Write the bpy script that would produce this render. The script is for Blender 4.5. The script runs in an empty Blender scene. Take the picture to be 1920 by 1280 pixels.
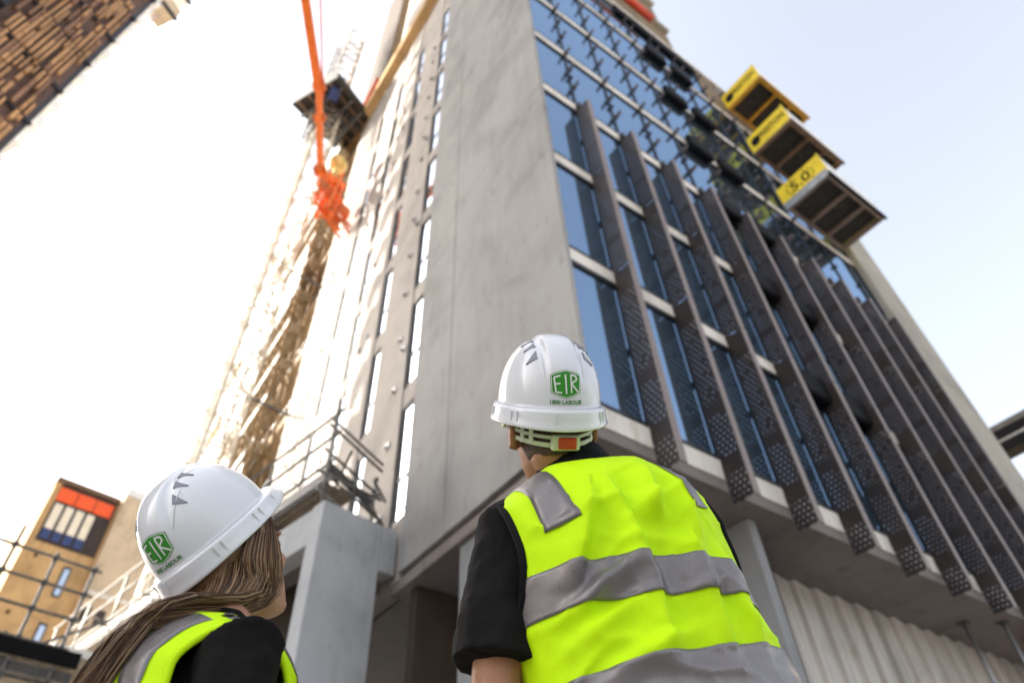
import bpy, bmesh, math, random
from mathutils import Vector, Matrix, noise
R = math.radians
SC = bpy.context.scene
COL = SC.collection
rng = random.Random(7)

# ------------------------------------------------------------------ camera
cam_d = bpy.data.cameras.new('camera')
cam = bpy.data.objects.new('camera', cam_d); COL.objects.link(cam)
cr = Vector((.81831684, -.57365862, -.03568379))
cu = Vector((-.38811914, -.59730477, .70184795))
cf = Vector((.42393523, .56048444, .71143244))
CAM = Vector((0, 0, .8))
m = Matrix.Identity(4)
for i in range(3):
    m[i][0] = cr[i]; m[i][1] = cu[i]; m[i][2] = -cf[i]; m[i][3] = CAM[i]
cam.matrix_world = m
cam_d.sensor_width = 36; cam_d.lens = 23.34
cam_d.clip_start = .05; cam_d.clip_end = 3000
cam_d.dof.use_dof = True; cam_d.dof.focus_distance = 1.42; cam_d.dof.aperture_fstop = 2.4
SC.camera = cam

# ------------------------------------------------------------------ sky, sun, exposure
SUN_AZ, SUN_EL = 44.0, 32.0        # azimuth from +Y towards -X
sdir = Vector((-math.sin(R(SUN_AZ)) * math.cos(R(SUN_EL)), math.cos(R(SUN_AZ)) * math.cos(R(SUN_EL)), math.sin(R(SUN_EL))))
W = bpy.data.worlds.new('World'); SC.world = W; W.use_nodes = True
wn = W.node_tree.nodes; wl = W.node_tree.links
bg = wn['Background']
sky = wn.new('ShaderNodeTexSky'); sky.sky_type = 'NISHITA'; sky.sun_disc = False
sky.sun_elevation = R(SUN_EL); sky.sun_rotation = R(-SUN_AZ)
sky.air_density = 1.2; sky.dust_density = 6.0; sky.ozone_density = 1.0
hsv = wn.new('ShaderNodeHueSaturation'); hsv.inputs['Saturation'].default_value = .42
wl.new(sky.outputs[0], hsv.inputs['Color']); wl.new(hsv.outputs[0], bg.inputs[0]); bg.inputs[1].default_value = .15
sl = bpy.data.lights.new('sun', 'SUN'); sun = bpy.data.objects.new('sun', sl); COL.objects.link(sun)
sl.energy = 5.0; sl.angle = R(.5); sl.color = (1, .93, .82)
sun.rotation_euler = sdir.to_track_quat('Z', 'Y').to_euler(); sun.location = sdir * 80
SC.view_settings.view_transform = 'Standard'; SC.view_settings.look = 'None'
SC.view_settings.exposure = 1.74; SC.view_settings.gamma = 1
SC.cycles.max_bounces = 8; SC.cycles.transparent_max_bounces = 24

# ------------------------------------------------------------------ materials
def mat(name, col, rough=.6, metal=0., spec=.5):
    M = bpy.data.materials.new(name); M.use_nodes = True
    b = M.node_tree.nodes['Principled BSDF']
    b.inputs['Base Color'].default_value = (*col, 1)
    b.inputs['Roughness'].default_value = rough
    b.inputs['Metallic'].default_value = metal
    b.inputs['Specular IOR Level'].default_value = spec
    return M
class NT:
    def __init__(s, M): s.M = M; s.n = M.node_tree.nodes; s.l = M.node_tree.links; s.b = s.n['Principled BSDF']
    def new(s, t, **k):
        q = s.n.new(t)
        for a, v in k.items(): setattr(q, a, v)
        return q
    def pos(s, scale=(1, 1, 1), obj=False):
        g = s.new('ShaderNodeTexCoord') if obj else s.new('ShaderNodeNewGeometry')
        mp = s.new('ShaderNodeMapping'); mp.inputs['Scale'].default_value = scale
        s.l.new(g.outputs['Object' if obj else 'Position'], mp.inputs[0]); return mp.outputs[0]
    def noise(s, vec, scale, detail=5, rough=.55, dist=0):
        q = s.new('ShaderNodeTexNoise'); q.inputs['Scale'].default_value = scale; q.inputs['Detail'].default_value = detail
        q.inputs['Roughness'].default_value = rough; q.inputs['Distortion'].default_value = dist
        s.l.new(vec, q.inputs['Vector']); return q.outputs['Fac']
    def ramp(s, fac, stops):
        q = s.new('ShaderNodeValToRGB'); e = q.color_ramp.elements
        while len(e) < len(stops): e.new(.5)
        for k, (p, c) in enumerate(stops):
            e[k].position = p; e[k].color = (*c, 1) if len(c) == 3 else c
        s.l.new(fac, q.inputs[0]); return q.outputs[0]
    def mix(s, fac, a, b, mode='MIX'):
        q = s.new('ShaderNodeMix', data_type='RGBA', blend_type=mode)
        for sock, v in ((0, fac), (6, a), (7, b)):
            if hasattr(v, 'node'): s.l.new(v, q.inputs[sock])
            elif sock == 0: q.inputs[0].default_value = v
            else: q.inputs[sock].default_value = (*v, 1)
        return q.outputs[2]
    def math(s, op, a, b=None, clamp=False):
        q = s.new('ShaderNodeMath', operation=op); q.use_clamp = clamp
        for k, v in enumerate((a, b)):
            if v is None: continue
            if hasattr(v, 'node'): s.l.new(v, q.inputs[k])
            else: q.inputs[k].default_value = v
        return q.outputs[0]
    def bump(s, h, strength=.2, dist=.01):
        q = s.new('ShaderNodeBump'); q.inputs['Strength'].default_value = strength; q.inputs['Distance'].default_value = dist
        s.l.new(h, q.inputs['Height']); s.l.new(q.outputs[0], s.b.inputs['Normal'])
    def base(s, c): s.l.new(c, s.b.inputs['Base Color'])
def g(v, k=1.): return (v, v * k, v * k * k)
def concrete(name, c, streak=.5, blot=1., grain=.5, var=1.):
    M = mat(name, c, .85, spec=.25); t = NT(M)
    p = t.pos(); big = t.noise(p, .55, 6, .62, .4)
    mid = t.noise(t.pos((1.2, 1.2, .35)), 2.2, 7, .65)
    stv = t.noise(t.pos((2.2, 2.2, .10)), 2.6, 4, .6)
    fin = t.noise(p, 60, 3, .7)
    dk = tuple(x * (1 - .2 * var) for x in c); lt = tuple(min(1, x * (1 + .15 * var)) for x in c)
    a = t.ramp(big, [(.36, dk), (.47, c), (.62, lt)])
    a = t.mix(t.math('MULTIPLY', t.ramp(mid, [(.42, (0, 0, 0)), (.62, (1, 1, 1))]), .35 * blot), a, lt)
    a = t.mix(t.math('MULTIPLY', t.ramp(stv, [(.5, (0, 0, 0)), (.7, (1, 1, 1))]), streak), a, tuple(x * .62 for x in c))
    sp = t.ramp(t.noise(t.pos((1, 1, .45)), 3.1, 3, .5), [(.62, (0, 0, 0)), (.70, (1, 1, 1))])
    a = t.mix(t.math('MULTIPLY', sp, .4), a, (c[0] * .6, c[1] * .57, c[2] * .48))
    a = t.mix(t.math('MULTIPLY', t.ramp(fin, [(.35, (1, 1, 1)), (.5, (0, 0, 0))]), .18 * grain), a, tuple(x * .4 for x in c))
    t.base(a); t.bump(t.math('ADD', fin, t.math('MULTIPLY', mid, 2.)), .25, .004)
    return M
def weathered(name, c, rough=.6, var=.25, scale=3., metal=0., spec=.4, streak=True):
    M = mat(name, c, rough, metal, spec); t = NT(M)
    n1 = t.noise(t.pos((1, 1, .4) if streak else (1, 1, 1)), scale, 6, .6)
    dk = tuple(x * (1 - var) for x in c); lt = tuple(min(1, x * (1 + var)) for x in c)
    t.base(t.ramp(n1, [(.32, dk), (.5, c), (.7, lt)]))
    n2 = t.noise(t.pos(), scale * 14, 3)
    t.l.new(t.ramp(n2, [(.3, (max(.02, rough - .12),) * 3), (.7, (min(1, rough + .12),) * 3)]), t.b.inputs['Roughness'])
    t.bump(n2, .12, .002)
    return M
CONC = concrete('precast_concrete', (.308,.298,.288), .18, .9)
CONC_POD = concrete('podium_concrete', (0.427,0.434,0.447), .35)
CONC_TAN = concrete('tan_facade_panel', (.40,.36,.325), .15, .6)
CONC_WHITE = concrete('pale_slab_edge', (.74,.68,.61), .4)
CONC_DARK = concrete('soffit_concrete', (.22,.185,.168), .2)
CONC_PIL = concrete('pilaster_concrete', (0.378,0.347,0.296), .25, .6)
CONC_RIB = concrete('ribbed_concrete', (.58,.535,.49), .9)
CONC_COL = concrete('column_concrete', (0.301,0.301,0.301), .4)
ALU_DARK = weathered('dark_window_frame', (.022, .022, .025), .4, .2, 6)
FINSTRIP = weathered('bronze_fin_edge', (.235, .188, .172), .5, .1, 2., spec=.3)
STUB = weathered('brown_bracket', (.085, .068, .066), .5, .2, 3)
BLACKPL = weathered('black_membrane', (.005, .005, .006), .7, .3, 5, 0., .12)
STEEL = weathered('galvanised_steel', (.36, .36, .36), .45, .3, 9, .65)
STEEL_DK = weathered('dark_steel', (.10, .095, .09), .55, .35, 7, .3)
PLANK = weathered('scaffold_plank', (.33, .27, .19), .8, .3, 6)
YELLOW = weathered('yellow_platform_paint', (.80, .58, .015), .5, .15, 3)
YELLOW_D = weathered('yellow_ochre_steel', (.52, .26, .02), .6, .25, 4)
DARKDECK = weathered('dark_deck_underside', (.035, .028, .022), .8, .4, 5)
BROWNSTEEL = weathered('brown_steel', (.17, .10, .06), .6, .3, 4)
WHITEMESH = weathered('white_shade_mesh', (.78, .78, .76), .8, .1, 4)
ORANGE = weathered('orange_machine_paint', (.85, .17, .015), .45, .18, 4)
ORANGE_D = weathered('orange_rusty', (.62, .13, .02), .6, .3, 4)
REDP = weathered('red_paint', (.62, .07, .03), .5, .2, 5)
BROWNCLAD = weathered('brown_cladding', (.20, .135, .07), .7, .2, 2)
BEIGE = concrete('beige_render', (0.504,0.324,0.154), .35, .7)
BEIGE_L = concrete('pale_beige_render', (0.594,0.468,0.324), .3, .7)
PLY = weathered('brown_hoarding_ply', (.055, .036, .024), .8, .25, 1.5)
BLIND = weathered('cream_blind', (.80, .72, .58), .8, .08, 3)
BLUEP = weathered('blue_panel', (.03, .05, .16), .5, .2, 3)
ORANGEPANEL = weathered('orange_panel', (.88, .11, .02), .5, .08, 2)
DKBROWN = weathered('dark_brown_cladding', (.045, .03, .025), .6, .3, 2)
def glass(name, tint=(.36, .54, .80), base=(.012, .022, .026), fac=.78):
    M = bpy.data.materials.new(name); M.use_nodes = True
    t = NT(M); t.b.inputs['Base Color'].default_value = (*base, 1); t.b.inputs['Roughness'].default_value = .4
    gl = t.new('ShaderNodeBsdfGlossy'); gl.inputs['Color'].default_value = (*tint, 1); gl.inputs['Roughness'].default_value = .01
    lw = t.new('ShaderNodeLayerWeight'); lw.inputs['Blend'].default_value = .35
    mx = t.new('ShaderNodeMixShader')
    f = t.math('ADD', t.math('MULTIPLY', lw.outputs['Fresnel'], .6), fac * .62, True)
    t.l.new(f, mx.inputs[0]); t.l.new(t.b.outputs[0], mx.inputs[1]); t.l.new(gl.outputs[0], mx.inputs[2])
    bp = t.new('ShaderNodeBump'); bp.inputs['Strength'].default_value = .02; bp.inputs['Distance'].default_value = .02
    t.l.new(t.noise(t.pos(), .9, 2), bp.inputs['Height']); t.l.new(bp.outputs[0], gl.inputs['Normal'])
    t.l.new(mx.outputs[0], t.n['Material Output'].inputs[0]); return M
GLASS = glass('blue_curtain_glass')
GLASS_W = glass('pale_window_glass', (.66, .72, .82), (.05, .05, .05), .9)
# perforated bronze sheet: half-transparent holes with pale sky light painted into their colour, solid bands at the brackets
PERF = weathered('perforated_bronze', (.033, .023, .0195), .5, .25, 3)
def make_perf():
    t = NT(PERF)
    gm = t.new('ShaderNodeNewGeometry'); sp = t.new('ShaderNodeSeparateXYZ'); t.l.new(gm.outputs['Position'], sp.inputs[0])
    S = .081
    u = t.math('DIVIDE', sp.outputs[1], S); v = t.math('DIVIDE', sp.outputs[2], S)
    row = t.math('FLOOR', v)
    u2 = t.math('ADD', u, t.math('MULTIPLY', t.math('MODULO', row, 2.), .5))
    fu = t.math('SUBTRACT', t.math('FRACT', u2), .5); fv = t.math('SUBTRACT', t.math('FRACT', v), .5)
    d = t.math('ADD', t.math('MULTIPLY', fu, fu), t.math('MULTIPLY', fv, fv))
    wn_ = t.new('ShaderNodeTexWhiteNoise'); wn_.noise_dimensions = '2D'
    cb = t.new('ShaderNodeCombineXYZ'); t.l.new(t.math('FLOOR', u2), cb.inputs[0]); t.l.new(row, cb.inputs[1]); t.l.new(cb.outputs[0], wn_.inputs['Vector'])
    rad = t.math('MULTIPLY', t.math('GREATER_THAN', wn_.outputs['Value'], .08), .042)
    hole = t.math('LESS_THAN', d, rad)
    # solid band around every floor bracket
    zz = t.math('FRACT', t.math('DIVIDE', t.math('SUBTRACT', sp.outputs[2], 5.78), 3.15))
    band = t.math('GREATER_THAN', t.math('ABSOLUTE', t.math('SUBTRACT', zz, .5)), .41)
    band2 = t.math('LESS_THAN', t.math('ABSOLUTE', t.math('SUBTRACT', zz, .36)), .03)
    low = t.math('LESS_THAN', sp.outputs[2], 5.8)
    solid = t.math('MULTIPLY', t.math('MAXIMUM', band, band2), t.math('SUBTRACT', 1., low))
    hole = t.math('MULTIPLY', hole, t.math('SUBTRACT', 1., solid))
    tr = t.new('ShaderNodeBsdfTransparent'); mx = t.new('ShaderNodeMixShader')
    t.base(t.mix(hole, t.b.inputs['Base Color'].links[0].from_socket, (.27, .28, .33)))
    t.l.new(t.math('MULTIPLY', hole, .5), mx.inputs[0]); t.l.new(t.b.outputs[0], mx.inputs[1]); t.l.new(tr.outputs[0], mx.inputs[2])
    t.l.new(mx.outputs[0], t.n['Material Output'].inputs[0])
make_perf()

# ------------------------------------------------------------------ mesh helpers
def tag(o, label=None, cat=None, group=None, kind=None):
    if label: o['label'] = label
    if cat: o['category'] = cat
    if group: o['group'] = group
    if kind: o['kind'] = kind
    return o
WO = {}
def link(o, parent, worg):
    COL.objects.link(o); WO[o.name] = Vector(worg)
    if parent: o.parent = parent; o.location = Vector(worg) - WO[parent.name]
    else: o.location = worg
    return o
def empty(name, loc, label, cat, group=None):
    o = bpy.data.objects.new(name, None); o.empty_display_size = .3
    link(o, None, loc); return tag(o, label, cat, group)
class MB:
    def __init__(s): s.v = []; s.f = []; s.uv = None
    def add(s, vs, fs):
        k = len(s.v); s.v += [Vector(v) for v in vs]; s.f += [tuple(i + k for i in f) for f in fs]; return s
    def box(s, x0, x1, y0, y1, z0, z1):
        vs = [(x, y, z) for x in (x0, x1) for y in (y0, y1) for z in (z0, z1)]
        return s.add(vs, [(0, 1, 3, 2), (4, 6, 7, 5), (0, 4, 5, 1), (2, 3, 7, 6), (0, 2, 6, 4), (1, 5, 7, 3)])
    def obox(s, c, ax, ay, az, hx, hy, hz):
        c = Vector(c); ax, ay, az = Vector(ax).normalized() * hx, Vector(ay).normalized() * hy, Vector(az).normalized() * hz
        vs = [c + ax * i + ay * j + az * k for i in (-1, 1) for j in (-1, 1) for k in (-1, 1)]
        return s.add(vs, [(0, 1, 3, 2), (4, 6, 7, 5), (0, 4, 5, 1), (2, 3, 7, 6), (0, 2, 6, 4), (1, 5, 7, 3)])
    def bar(s, p0, p1, w, h, up=(0, 0, 1)):
        p0, p1 = Vector(p0), Vector(p1); d = (p1 - p0); a = d.normalized(); u = Vector(up)
        if abs(a.dot(u)) > .98: u = Vector((1, 0, 0))
        sd = a.cross(u).normalized(); uu = sd.cross(a)
        return s.obox((p0 + p1) / 2, a, sd, uu, d.length / 2, w / 2, h / 2)
    def tube(s, p0, p1, r, n=10, r1=None, cap=True):
        p0, p1 = Vector(p0), Vector(p1); r1 = r if r1 is None else r1
        a = (p1 - p0).normalized(); u = Vector((0, 0, 1)) if abs(a.z) < .9 else Vector((1, 0, 0))
        e = a.cross(u).normalized(); f = a.cross(e)
        vs = []
        for p, q in ((p0, r), (p1, r1)):
            for k in range(n):
                t = 2 * math.pi * k / n; vs.append(p + (e * math.cos(t) + f * math.sin(t)) * q)
        fs = [(k, (k + 1) % n, n + (k + 1) % n, n + k) for k in range(n)]
        if cap: fs += [tuple(range(n - 1, -1, -1)), tuple(range(n, 2 * n))]
        return s.add(vs, fs)
    def loft(s, rings, closed=True, cap=False):
        n = len(rings[0]); vs = [v for r in rings for v in r]; fs = []
        for a in range(len(rings) - 1):
            for k in range(n if closed else n - 1):
                k2 = (k + 1) % n
                fs.append((a * n + k, a * n + k2, (a + 1) * n + k2, (a + 1) * n + k))
        if cap:
            fs.append(tuple(range(n - 1, -1, -1))); fs.append(tuple(range((len(rings) - 1) * n, len(rings) * n)))
        return s.add(vs, fs)
    def prism(s, poly, d):
        n = len(poly); d = Vector(d); vs = [Vector(p) for p in poly] + [Vector(p) + d for p in poly]
        return s.add(vs, [tuple(range(n - 1, -1, -1)), tuple(range(n, 2 * n))] + [(k, (k + 1) % n, n + (k + 1) % n, n + k) for k in range(n)])
    def build(s, name, material, parent=None, smooth=False, bevel=0., org=None):
        lo = Vector((min(v[i] for v in s.v) for i in range(3))); hi = Vector((max(v[i] for v in s.v) for i in range(3)))
        o0 = Vector(org) if org else (lo + hi) / 2
        me = bpy.data.meshes.new(name)
        me.from_pydata([v - o0 for v in s.v], [], s.f); me.update()
        bm = bmesh.new(); bm.from_mesh(me); bmesh.ops.recalc_face_normals(bm, faces=bm.faces); bm.to_mesh(me); bm.free()
        if smooth:
            for p in me.polygons: p.use_smooth = True
        if material: me.materials.append(material)
        o = bpy.data.objects.new(name, me); link(o, parent, o0)
        if bevel:
            b = o.modifiers.new('bevel', 'BEVEL'); b.width = bevel; b.segments = 2; b.limit_method = 'ANGLE'; b.angle_limit = R(40)
        return o
def text_mesh(body, size, extrude=.002, spacing=1., bold=0.):
    cu_ = bpy.data.curves.new('lettering', 'FONT'); cu_.body = body; cu_.size = size; cu_.extrude = extrude
    cu_.align_x = 'CENTER'; cu_.align_y = 'CENTER'; cu_.space_character = spacing; cu_.offset = bold; cu_.resolution_u = 3
    o = bpy.data.objects.new('lettering', cu_); COL.objects.link(o)
    dg = bpy.context.evaluated_depsgraph_get(); me = bpy.data.meshes.new_from_object(o.evaluated_get(dg))
    vs = [v.co.copy() for v in me.vertices]; fs = [tuple(p.vertices) for p in me.polygons]
    bpy.data.objects.remove(o); return vs, fs

# ------------------------------------------------------------------ ground
GROUND = weathered('paved_ground', (.30, .285, .265), .9, .25, .8, streak=False)
tag(MB().box(-900, 900, -900, 900, -.5, 0).build('ground', GROUND), kind='structure')

# ------------------------------------------------------------------ main building
X0, Y0 = 4.515, 4.536
TZ = [5.78, 9.04, 12.08, 15.22, 18.40, 21.80, 25.30, 28.60]
MX = [4.61, 5.62, 6.96, 8.29, 9.63, 10.97, 12.31, 13.65, 14.99, 16.33, 17.67, 18.30]
bl = empty('concrete_tower', (X0, Y0, 0), 'tall unfinished tower with grey concrete end wall and blue glass front', 'building')
# concrete end wall: precast panels with open joints
for (y0, y1, zs) in ((4.455, 7.92, (5.90, 14.75, 21.45, 29.6, 37.2)), (7.94, 9.35, (5.90, 13.5, 21.0, 30.4, 37.2))):
    for a, b in zip(zs[:-1], zs[1:]):
        MB().box(X0, X0 + .085, y0, y1, a, b - .012).build('wall_panel', CONC, bl, bevel=.008)
for k in range(34):
    y = rng.choice((5.3, 6.6, 7.4, 8.5, 9.0)) + rng.uniform(-.1, .1); z = rng.uniform(6.5, 30)
    MB().tube((X0 - .002, y, z), (X0 + .003, y, z), rng.uniform(.014, .03), 10).build('tie_hole', CONC_DARK, bl)
MB().box(X0 + .09, X0 + .4, 4.62, 9.3, 5.85, 37.2).build('core_wall', CONC_DARK, bl)
# floors behind the glass
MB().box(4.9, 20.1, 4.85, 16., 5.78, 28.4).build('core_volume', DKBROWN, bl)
# slab edges
for i, z in enumerate(TZ[:-1]):
    h = .30 if i else .33
    MB().box(4.605, 18.28, 4.50, 4.61, z, z + h).build('slab_edge', CONC_WHITE, bl, bevel=.006)
# glazed bays: each a frame with its pane
for i in range(len(TZ) - 1):
    z0 = TZ[i] + (.31 if i else .34); z1 = TZ[i + 1] - .006
    for k in range(len(MX) - 1):
        xa, xb = MX[k], MX[k + 1]
        if i == 6 and k >= 7: continue
        fr = MB()
        w = .022
        fr.box(xa + .004, xa + w, 4.49, 4.60, z0, z1).box(xb - w, xb - .004, 4.49, 4.60, z0, z1)
        fr.box(xa + w, xb - w, 4.495, 4.60, z0, z0 + .06).box(xa + w, xb - w, 4.495, 4.60, z1 - .09, z1)
        fo = fr.build('window', ALU_DARK, bl)
        MB().box(xa + w, xb - w, 4.53, 4.56, z0 + .06, z1 - .09).build('pane', GLASS, fo)
# narrow glazing strip beside the concrete panel at the corner
# brown infill where the top storey is not glazed yet, black gap above it
MB().box(13.65, 18.3, 4.5, 4.84, 25.61, 28.1).build('infill_panel', BROWNCLAD, bl)
MB().box(9.2, 13.6, 4.40, 4.485, 27.75, 28.45).build('membrane_strip', BLACKPL, bl)
MB().box(4.61, 18.3, 4.40, 4.86, 28.6, 28.85).build('roof_coping', CONC_WHITE, bl)
# sun shade fins
def fin(k, bx):
    root = None
    ztop, zb = 15.14, 5.37
    cuts = [zb, 9.24, 12.26, ztop]
    strip = MB(); side = MB(); br = MB()
    yi, yo = 4.492, 4.146
    for a, b in zip(cuts[:-1], cuts[1:]):
        strip.box(bx - .06, bx + .062, yo - .016, yo, a + .012, b - .012)
        side.box(bx - .056, bx - .052, yo, yi, a + .012, b - .012)
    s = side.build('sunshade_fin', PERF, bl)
    strip.build('edge_strip', FINSTRIP, s)
    for z in TZ[:4]:
        MB().box(bx - .048, bx + .04, yi - .12, 4.50, z + .02, z + .22).build('fin_bracket', ALU_DARK, s)
        MB().box(bx - .048, bx + .04, yi - .06, 4.50, z + 1.75, z + 1.83).build('fin_bracket', ALU_DARK, s)
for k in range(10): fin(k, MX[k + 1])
# bare fin brackets above
for i, zl in enumerate((15.22, 18.40, 21.80, 25.30)):
    zn = TZ[TZ.index(zl) + 1]
    for f in ((.0, .34, .67) if i else (.34, .67)):
        for k in range(8):
            x = MX[k + 1]; z = zl + (zn - zl) * f
            MB().box(x - .012, x + .012, 4.27, 4.50, z, z + .17).box(x - .05, x + .05, 4.42, 4.488, z + .04, z + .13).build('bare_bracket', STUB, bl)
# black wrapped boxes at the slab edges
for z in TZ[1:7]:
    for xa in (10.10, 11.45):
        MB().box(xa, xa + 1.02, 4.30, 4.492, z - .22, z + .42).build('black_wrap', BLACKPL, bl, bevel=.09)
# right hand pilaster
for a, b in ((5.4, 14.6), (14.6, 22.2), (22.2, 28.3)):
    MB().box(18.31, 20.2, 4.30, 9.0, a + .008, b - .008).build('pilaster_panel', CONC_PIL, bl, bevel=.01)
# soffit over the set back ground floor
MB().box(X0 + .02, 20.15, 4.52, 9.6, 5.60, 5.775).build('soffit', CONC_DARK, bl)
# ribbed wall
rb = MB(); xs = 9.3; n = 0
prof = []
while xs < 21:
    prof += [(xs, 5.72), (xs + .46, 5.80), (xs + .50, 5.72)]; xs += .56
poly = [(x, y, 0) for x, y in prof] + [(prof[-1][0], 6.1, 0), (9.3, 6.1, 0)]
rb.prism(poly, (0, 0, 5.59)).build('ribbed_wall', CONC_RIB, bl)
MB().box(7.62, 7.80, 4.82, 8.4, 0, 5.595).build('blade_column', CONC_COL, bl, bevel=.02)
MB().box(4.62, 5.1, 6.9, 7.62, 0, 5.595).build('column', CONC_COL, bl, bevel=.02)
MB().box(4.7, 9.4, 9.0, 9.2, 0, 5.595).box(9.3, 9.5, 6.12, 9.0, 0, 5.595).build('hoarding', PLY, bl)
# left facade, window strips between wide panels
WC = [(9.36, 9.93), (11.50, 12.06), (13.55, 14.12), (15.55, 16.12)]
HEAD = [9.72, 13.02, 16.35, 19.68, 23.0, 26.35, 29.7, 33.0]
ys = [9.93, 11.50, 12.06, 13.55, 14.12, 15.55, 16.12, 19.5]
for a, b in zip(ys[0::2], ys[1::2]):
    for z0, z1 in ((5.8, 16.9), (16.9, 27.), (27., 37.2)):
        MB().box(X0, X0 + .45, a, b, z0 + .006, z1 - .006).build('facade_panel', CONC_TAN, bl, bevel=.008)
for a, b in WC:
    prev = 5.8
    for hd in HEAD:
        s0 = hd - 2.74
        if s0 > prev: MB().box(X0 + .03, X0 + .45, a + .002, b - .002, prev, s0).build('spandrel', CONC_TAN, bl)
        fr = MB()
        fr.box(X0 + .05, X0 + .12, a + .004, a + .03, s0 + .01, hd - .005).box(X0 + .05, X0 + .12, b - .09, b - .004, s0 + .01, hd - .005)
        fr.box(X0 + .05, X0 + .12, a + .03, b - .09, s0 + .01, s0 + .06).box(X0 + .05, X0 + .12, a + .03, b - .09, hd - .06, hd - .005)
        fr.box(X0 + .055, X0 + .12, a + .03, b - .09, s0 + .92, s0 + .97)
        # deep dark jamb lining on the far side
        fr.box(X0 + .02, X0 + .05, b - .03, b - .004, s0 + .01, hd - .005)
        fo = fr.build('window', ALU_DARK, bl)
        MB().box(X0 + .075, X0 + .10, a + .03, b - .09, s0 + .06, hd - .06).build('pane', GLASS_W, fo)
        prev = hd
    MB().box(X0 + .03, X0 + .45, a + .002, b - .002, prev, 37.2).build('spandrel', CONC_TAN, bl)
# fixing plates left on the panel next to the corner
for k in range(15):
    z = 7.4 + k * 1.62 + rng.uniform(-.2, .2)
    for y in (10.35,) if k % 3 else (10.35, 10.1):
        pz = z + (0 if y > 10.2 else -.5)
        MB().box(X0 - .03, X0 - .001, y - .07, y + .07, pz, pz + .17).box(X0 - .09, X0 - .03, y - .05, y + .05, pz + .03, pz + .06).build('fixing_plate', STEEL, bl)
for k in range(26):
    y = rng.choice([12.6, 13.1, 14.6, 15.1, 17., 18.]); z = rng.uniform(9, 34)
    MB().box(X0 - .05, X0 - .001, y - .05, y + .05, z, z + .12).build('fixing_plate', STEEL_DK, bl)
# recess with balcony slabs
MB().box(6.0, 6.3, 19.5, 24.6, 5.8, 37.2).build('recess_wall', CONC_TAN, bl)
for z in [6.2 + 3.3 * k for k in range(10)]:
    MB().box(4.55, 6.0, 19.52, 24.6, z, z + .28).build('balcony_slab', BEIGE_L, bl)
    MB().box(4.6, 4.64, 19.52, 24.6, z + 1.0, z + 1.05).box(4.6, 4.64, 19.52, 24.6, z + .6, z + .63).build('balcony_rail', STEEL, bl)
for y0 in (24.62,):
    MB().box(4.4, 6.2, y0, y0 + .9, 5.8, 37.2).build('wall_pier', CONC_TAN, bl)
MB().box(4.95, 6.2, 25.53, 40, 5.8, 37.2).build('rear_wall', CONC_TAN, bl)
# cornice and the storeys above
MB().box(4.05, 6.0, 9.3, 26., 37.2, 37.95).build('cornice', BEIGE, bl)
MB().box(X0 + .02, 6.0, 4.48, 15.6, 37.96, 62).build('upper_wall', CONC_TAN, bl)
up = MB()
up.box(4.9, 13.05, 4.56, 15.5, 28.86, 62)
up.build('upper_front', BROWNCLAD, bl)
MB().box(4.86, 13.07, 4.35, 4.55, 31.6, 31.9).box(4.86, 13.07, 4.35, 4.55, 35.2, 35.5).build('edge_beam', CONC_PIL, bl)
MB().tube((8.6, 4.15, 29.9), (11.3, 4.15, 29.7), .16, 14).build('red_tube', REDP, bl, smooth=True)
# perimeter screen
sc_ = MB()
for k in range(14): sc_.box(4.3, 4.34, 16.5, 20.2, 38.0 + k * 1.6, 39.5 + k * 1.6)
sc_.build('perimeter_screen', PLY, bl)
MB().box(4.36, 4.9, 16.55, 20.1, 37.96, 61).build('screen_backing', BROWNCLAD, bl)
MB().tube((4.2, 17.2, 39.8), (4.2, 20.5, 39.0), .17, 12).build('red_tube', REDP, bl, smooth=True)
# podium
ux, uy = Vector((.977, .211, 0)), Vector((-.2, .98, 0))
A = Vector((3.04, 9.19, 0))
def pbox(mb, u0, u1, v0, v1, z0, z1):
    c = A + ux * ((u0 + u1) / 2) + uy * ((v0 + v1) / 2) + Vector((0, 0, (z0 + z1) / 2))
    return mb.obox(c, ux, uy, (0, 0, 1), (u1 - u0) / 2, (v1 - v0) / 2, (z1 - z0) / 2)
pbox(MB(), 0, 1.19, 0, .32, 0, 6.70).build('podium_wall', CONC_POD, bl, bevel=.012)
pbox(MB(), 1.20, 1.50, -.02, .30, 5.9, 6.70).build('podium_return', CONC_POD, bl, bevel=.01)
pbox(MB(), 0.02, .34, .325, 16, 6.05, 6.69).build('podium_beam', CONC_POD, bl, bevel=.012)
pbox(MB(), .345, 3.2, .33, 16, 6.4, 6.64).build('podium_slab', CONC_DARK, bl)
pbox(MB(), 1.0, 1.3, .5, 16, 0, 6.4).build('hoarding', PLY, bl)
pbox(MB(), .02, .5, 8, 8.5, 0, 6.05).build('column', CONC_COL, bl)

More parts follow.
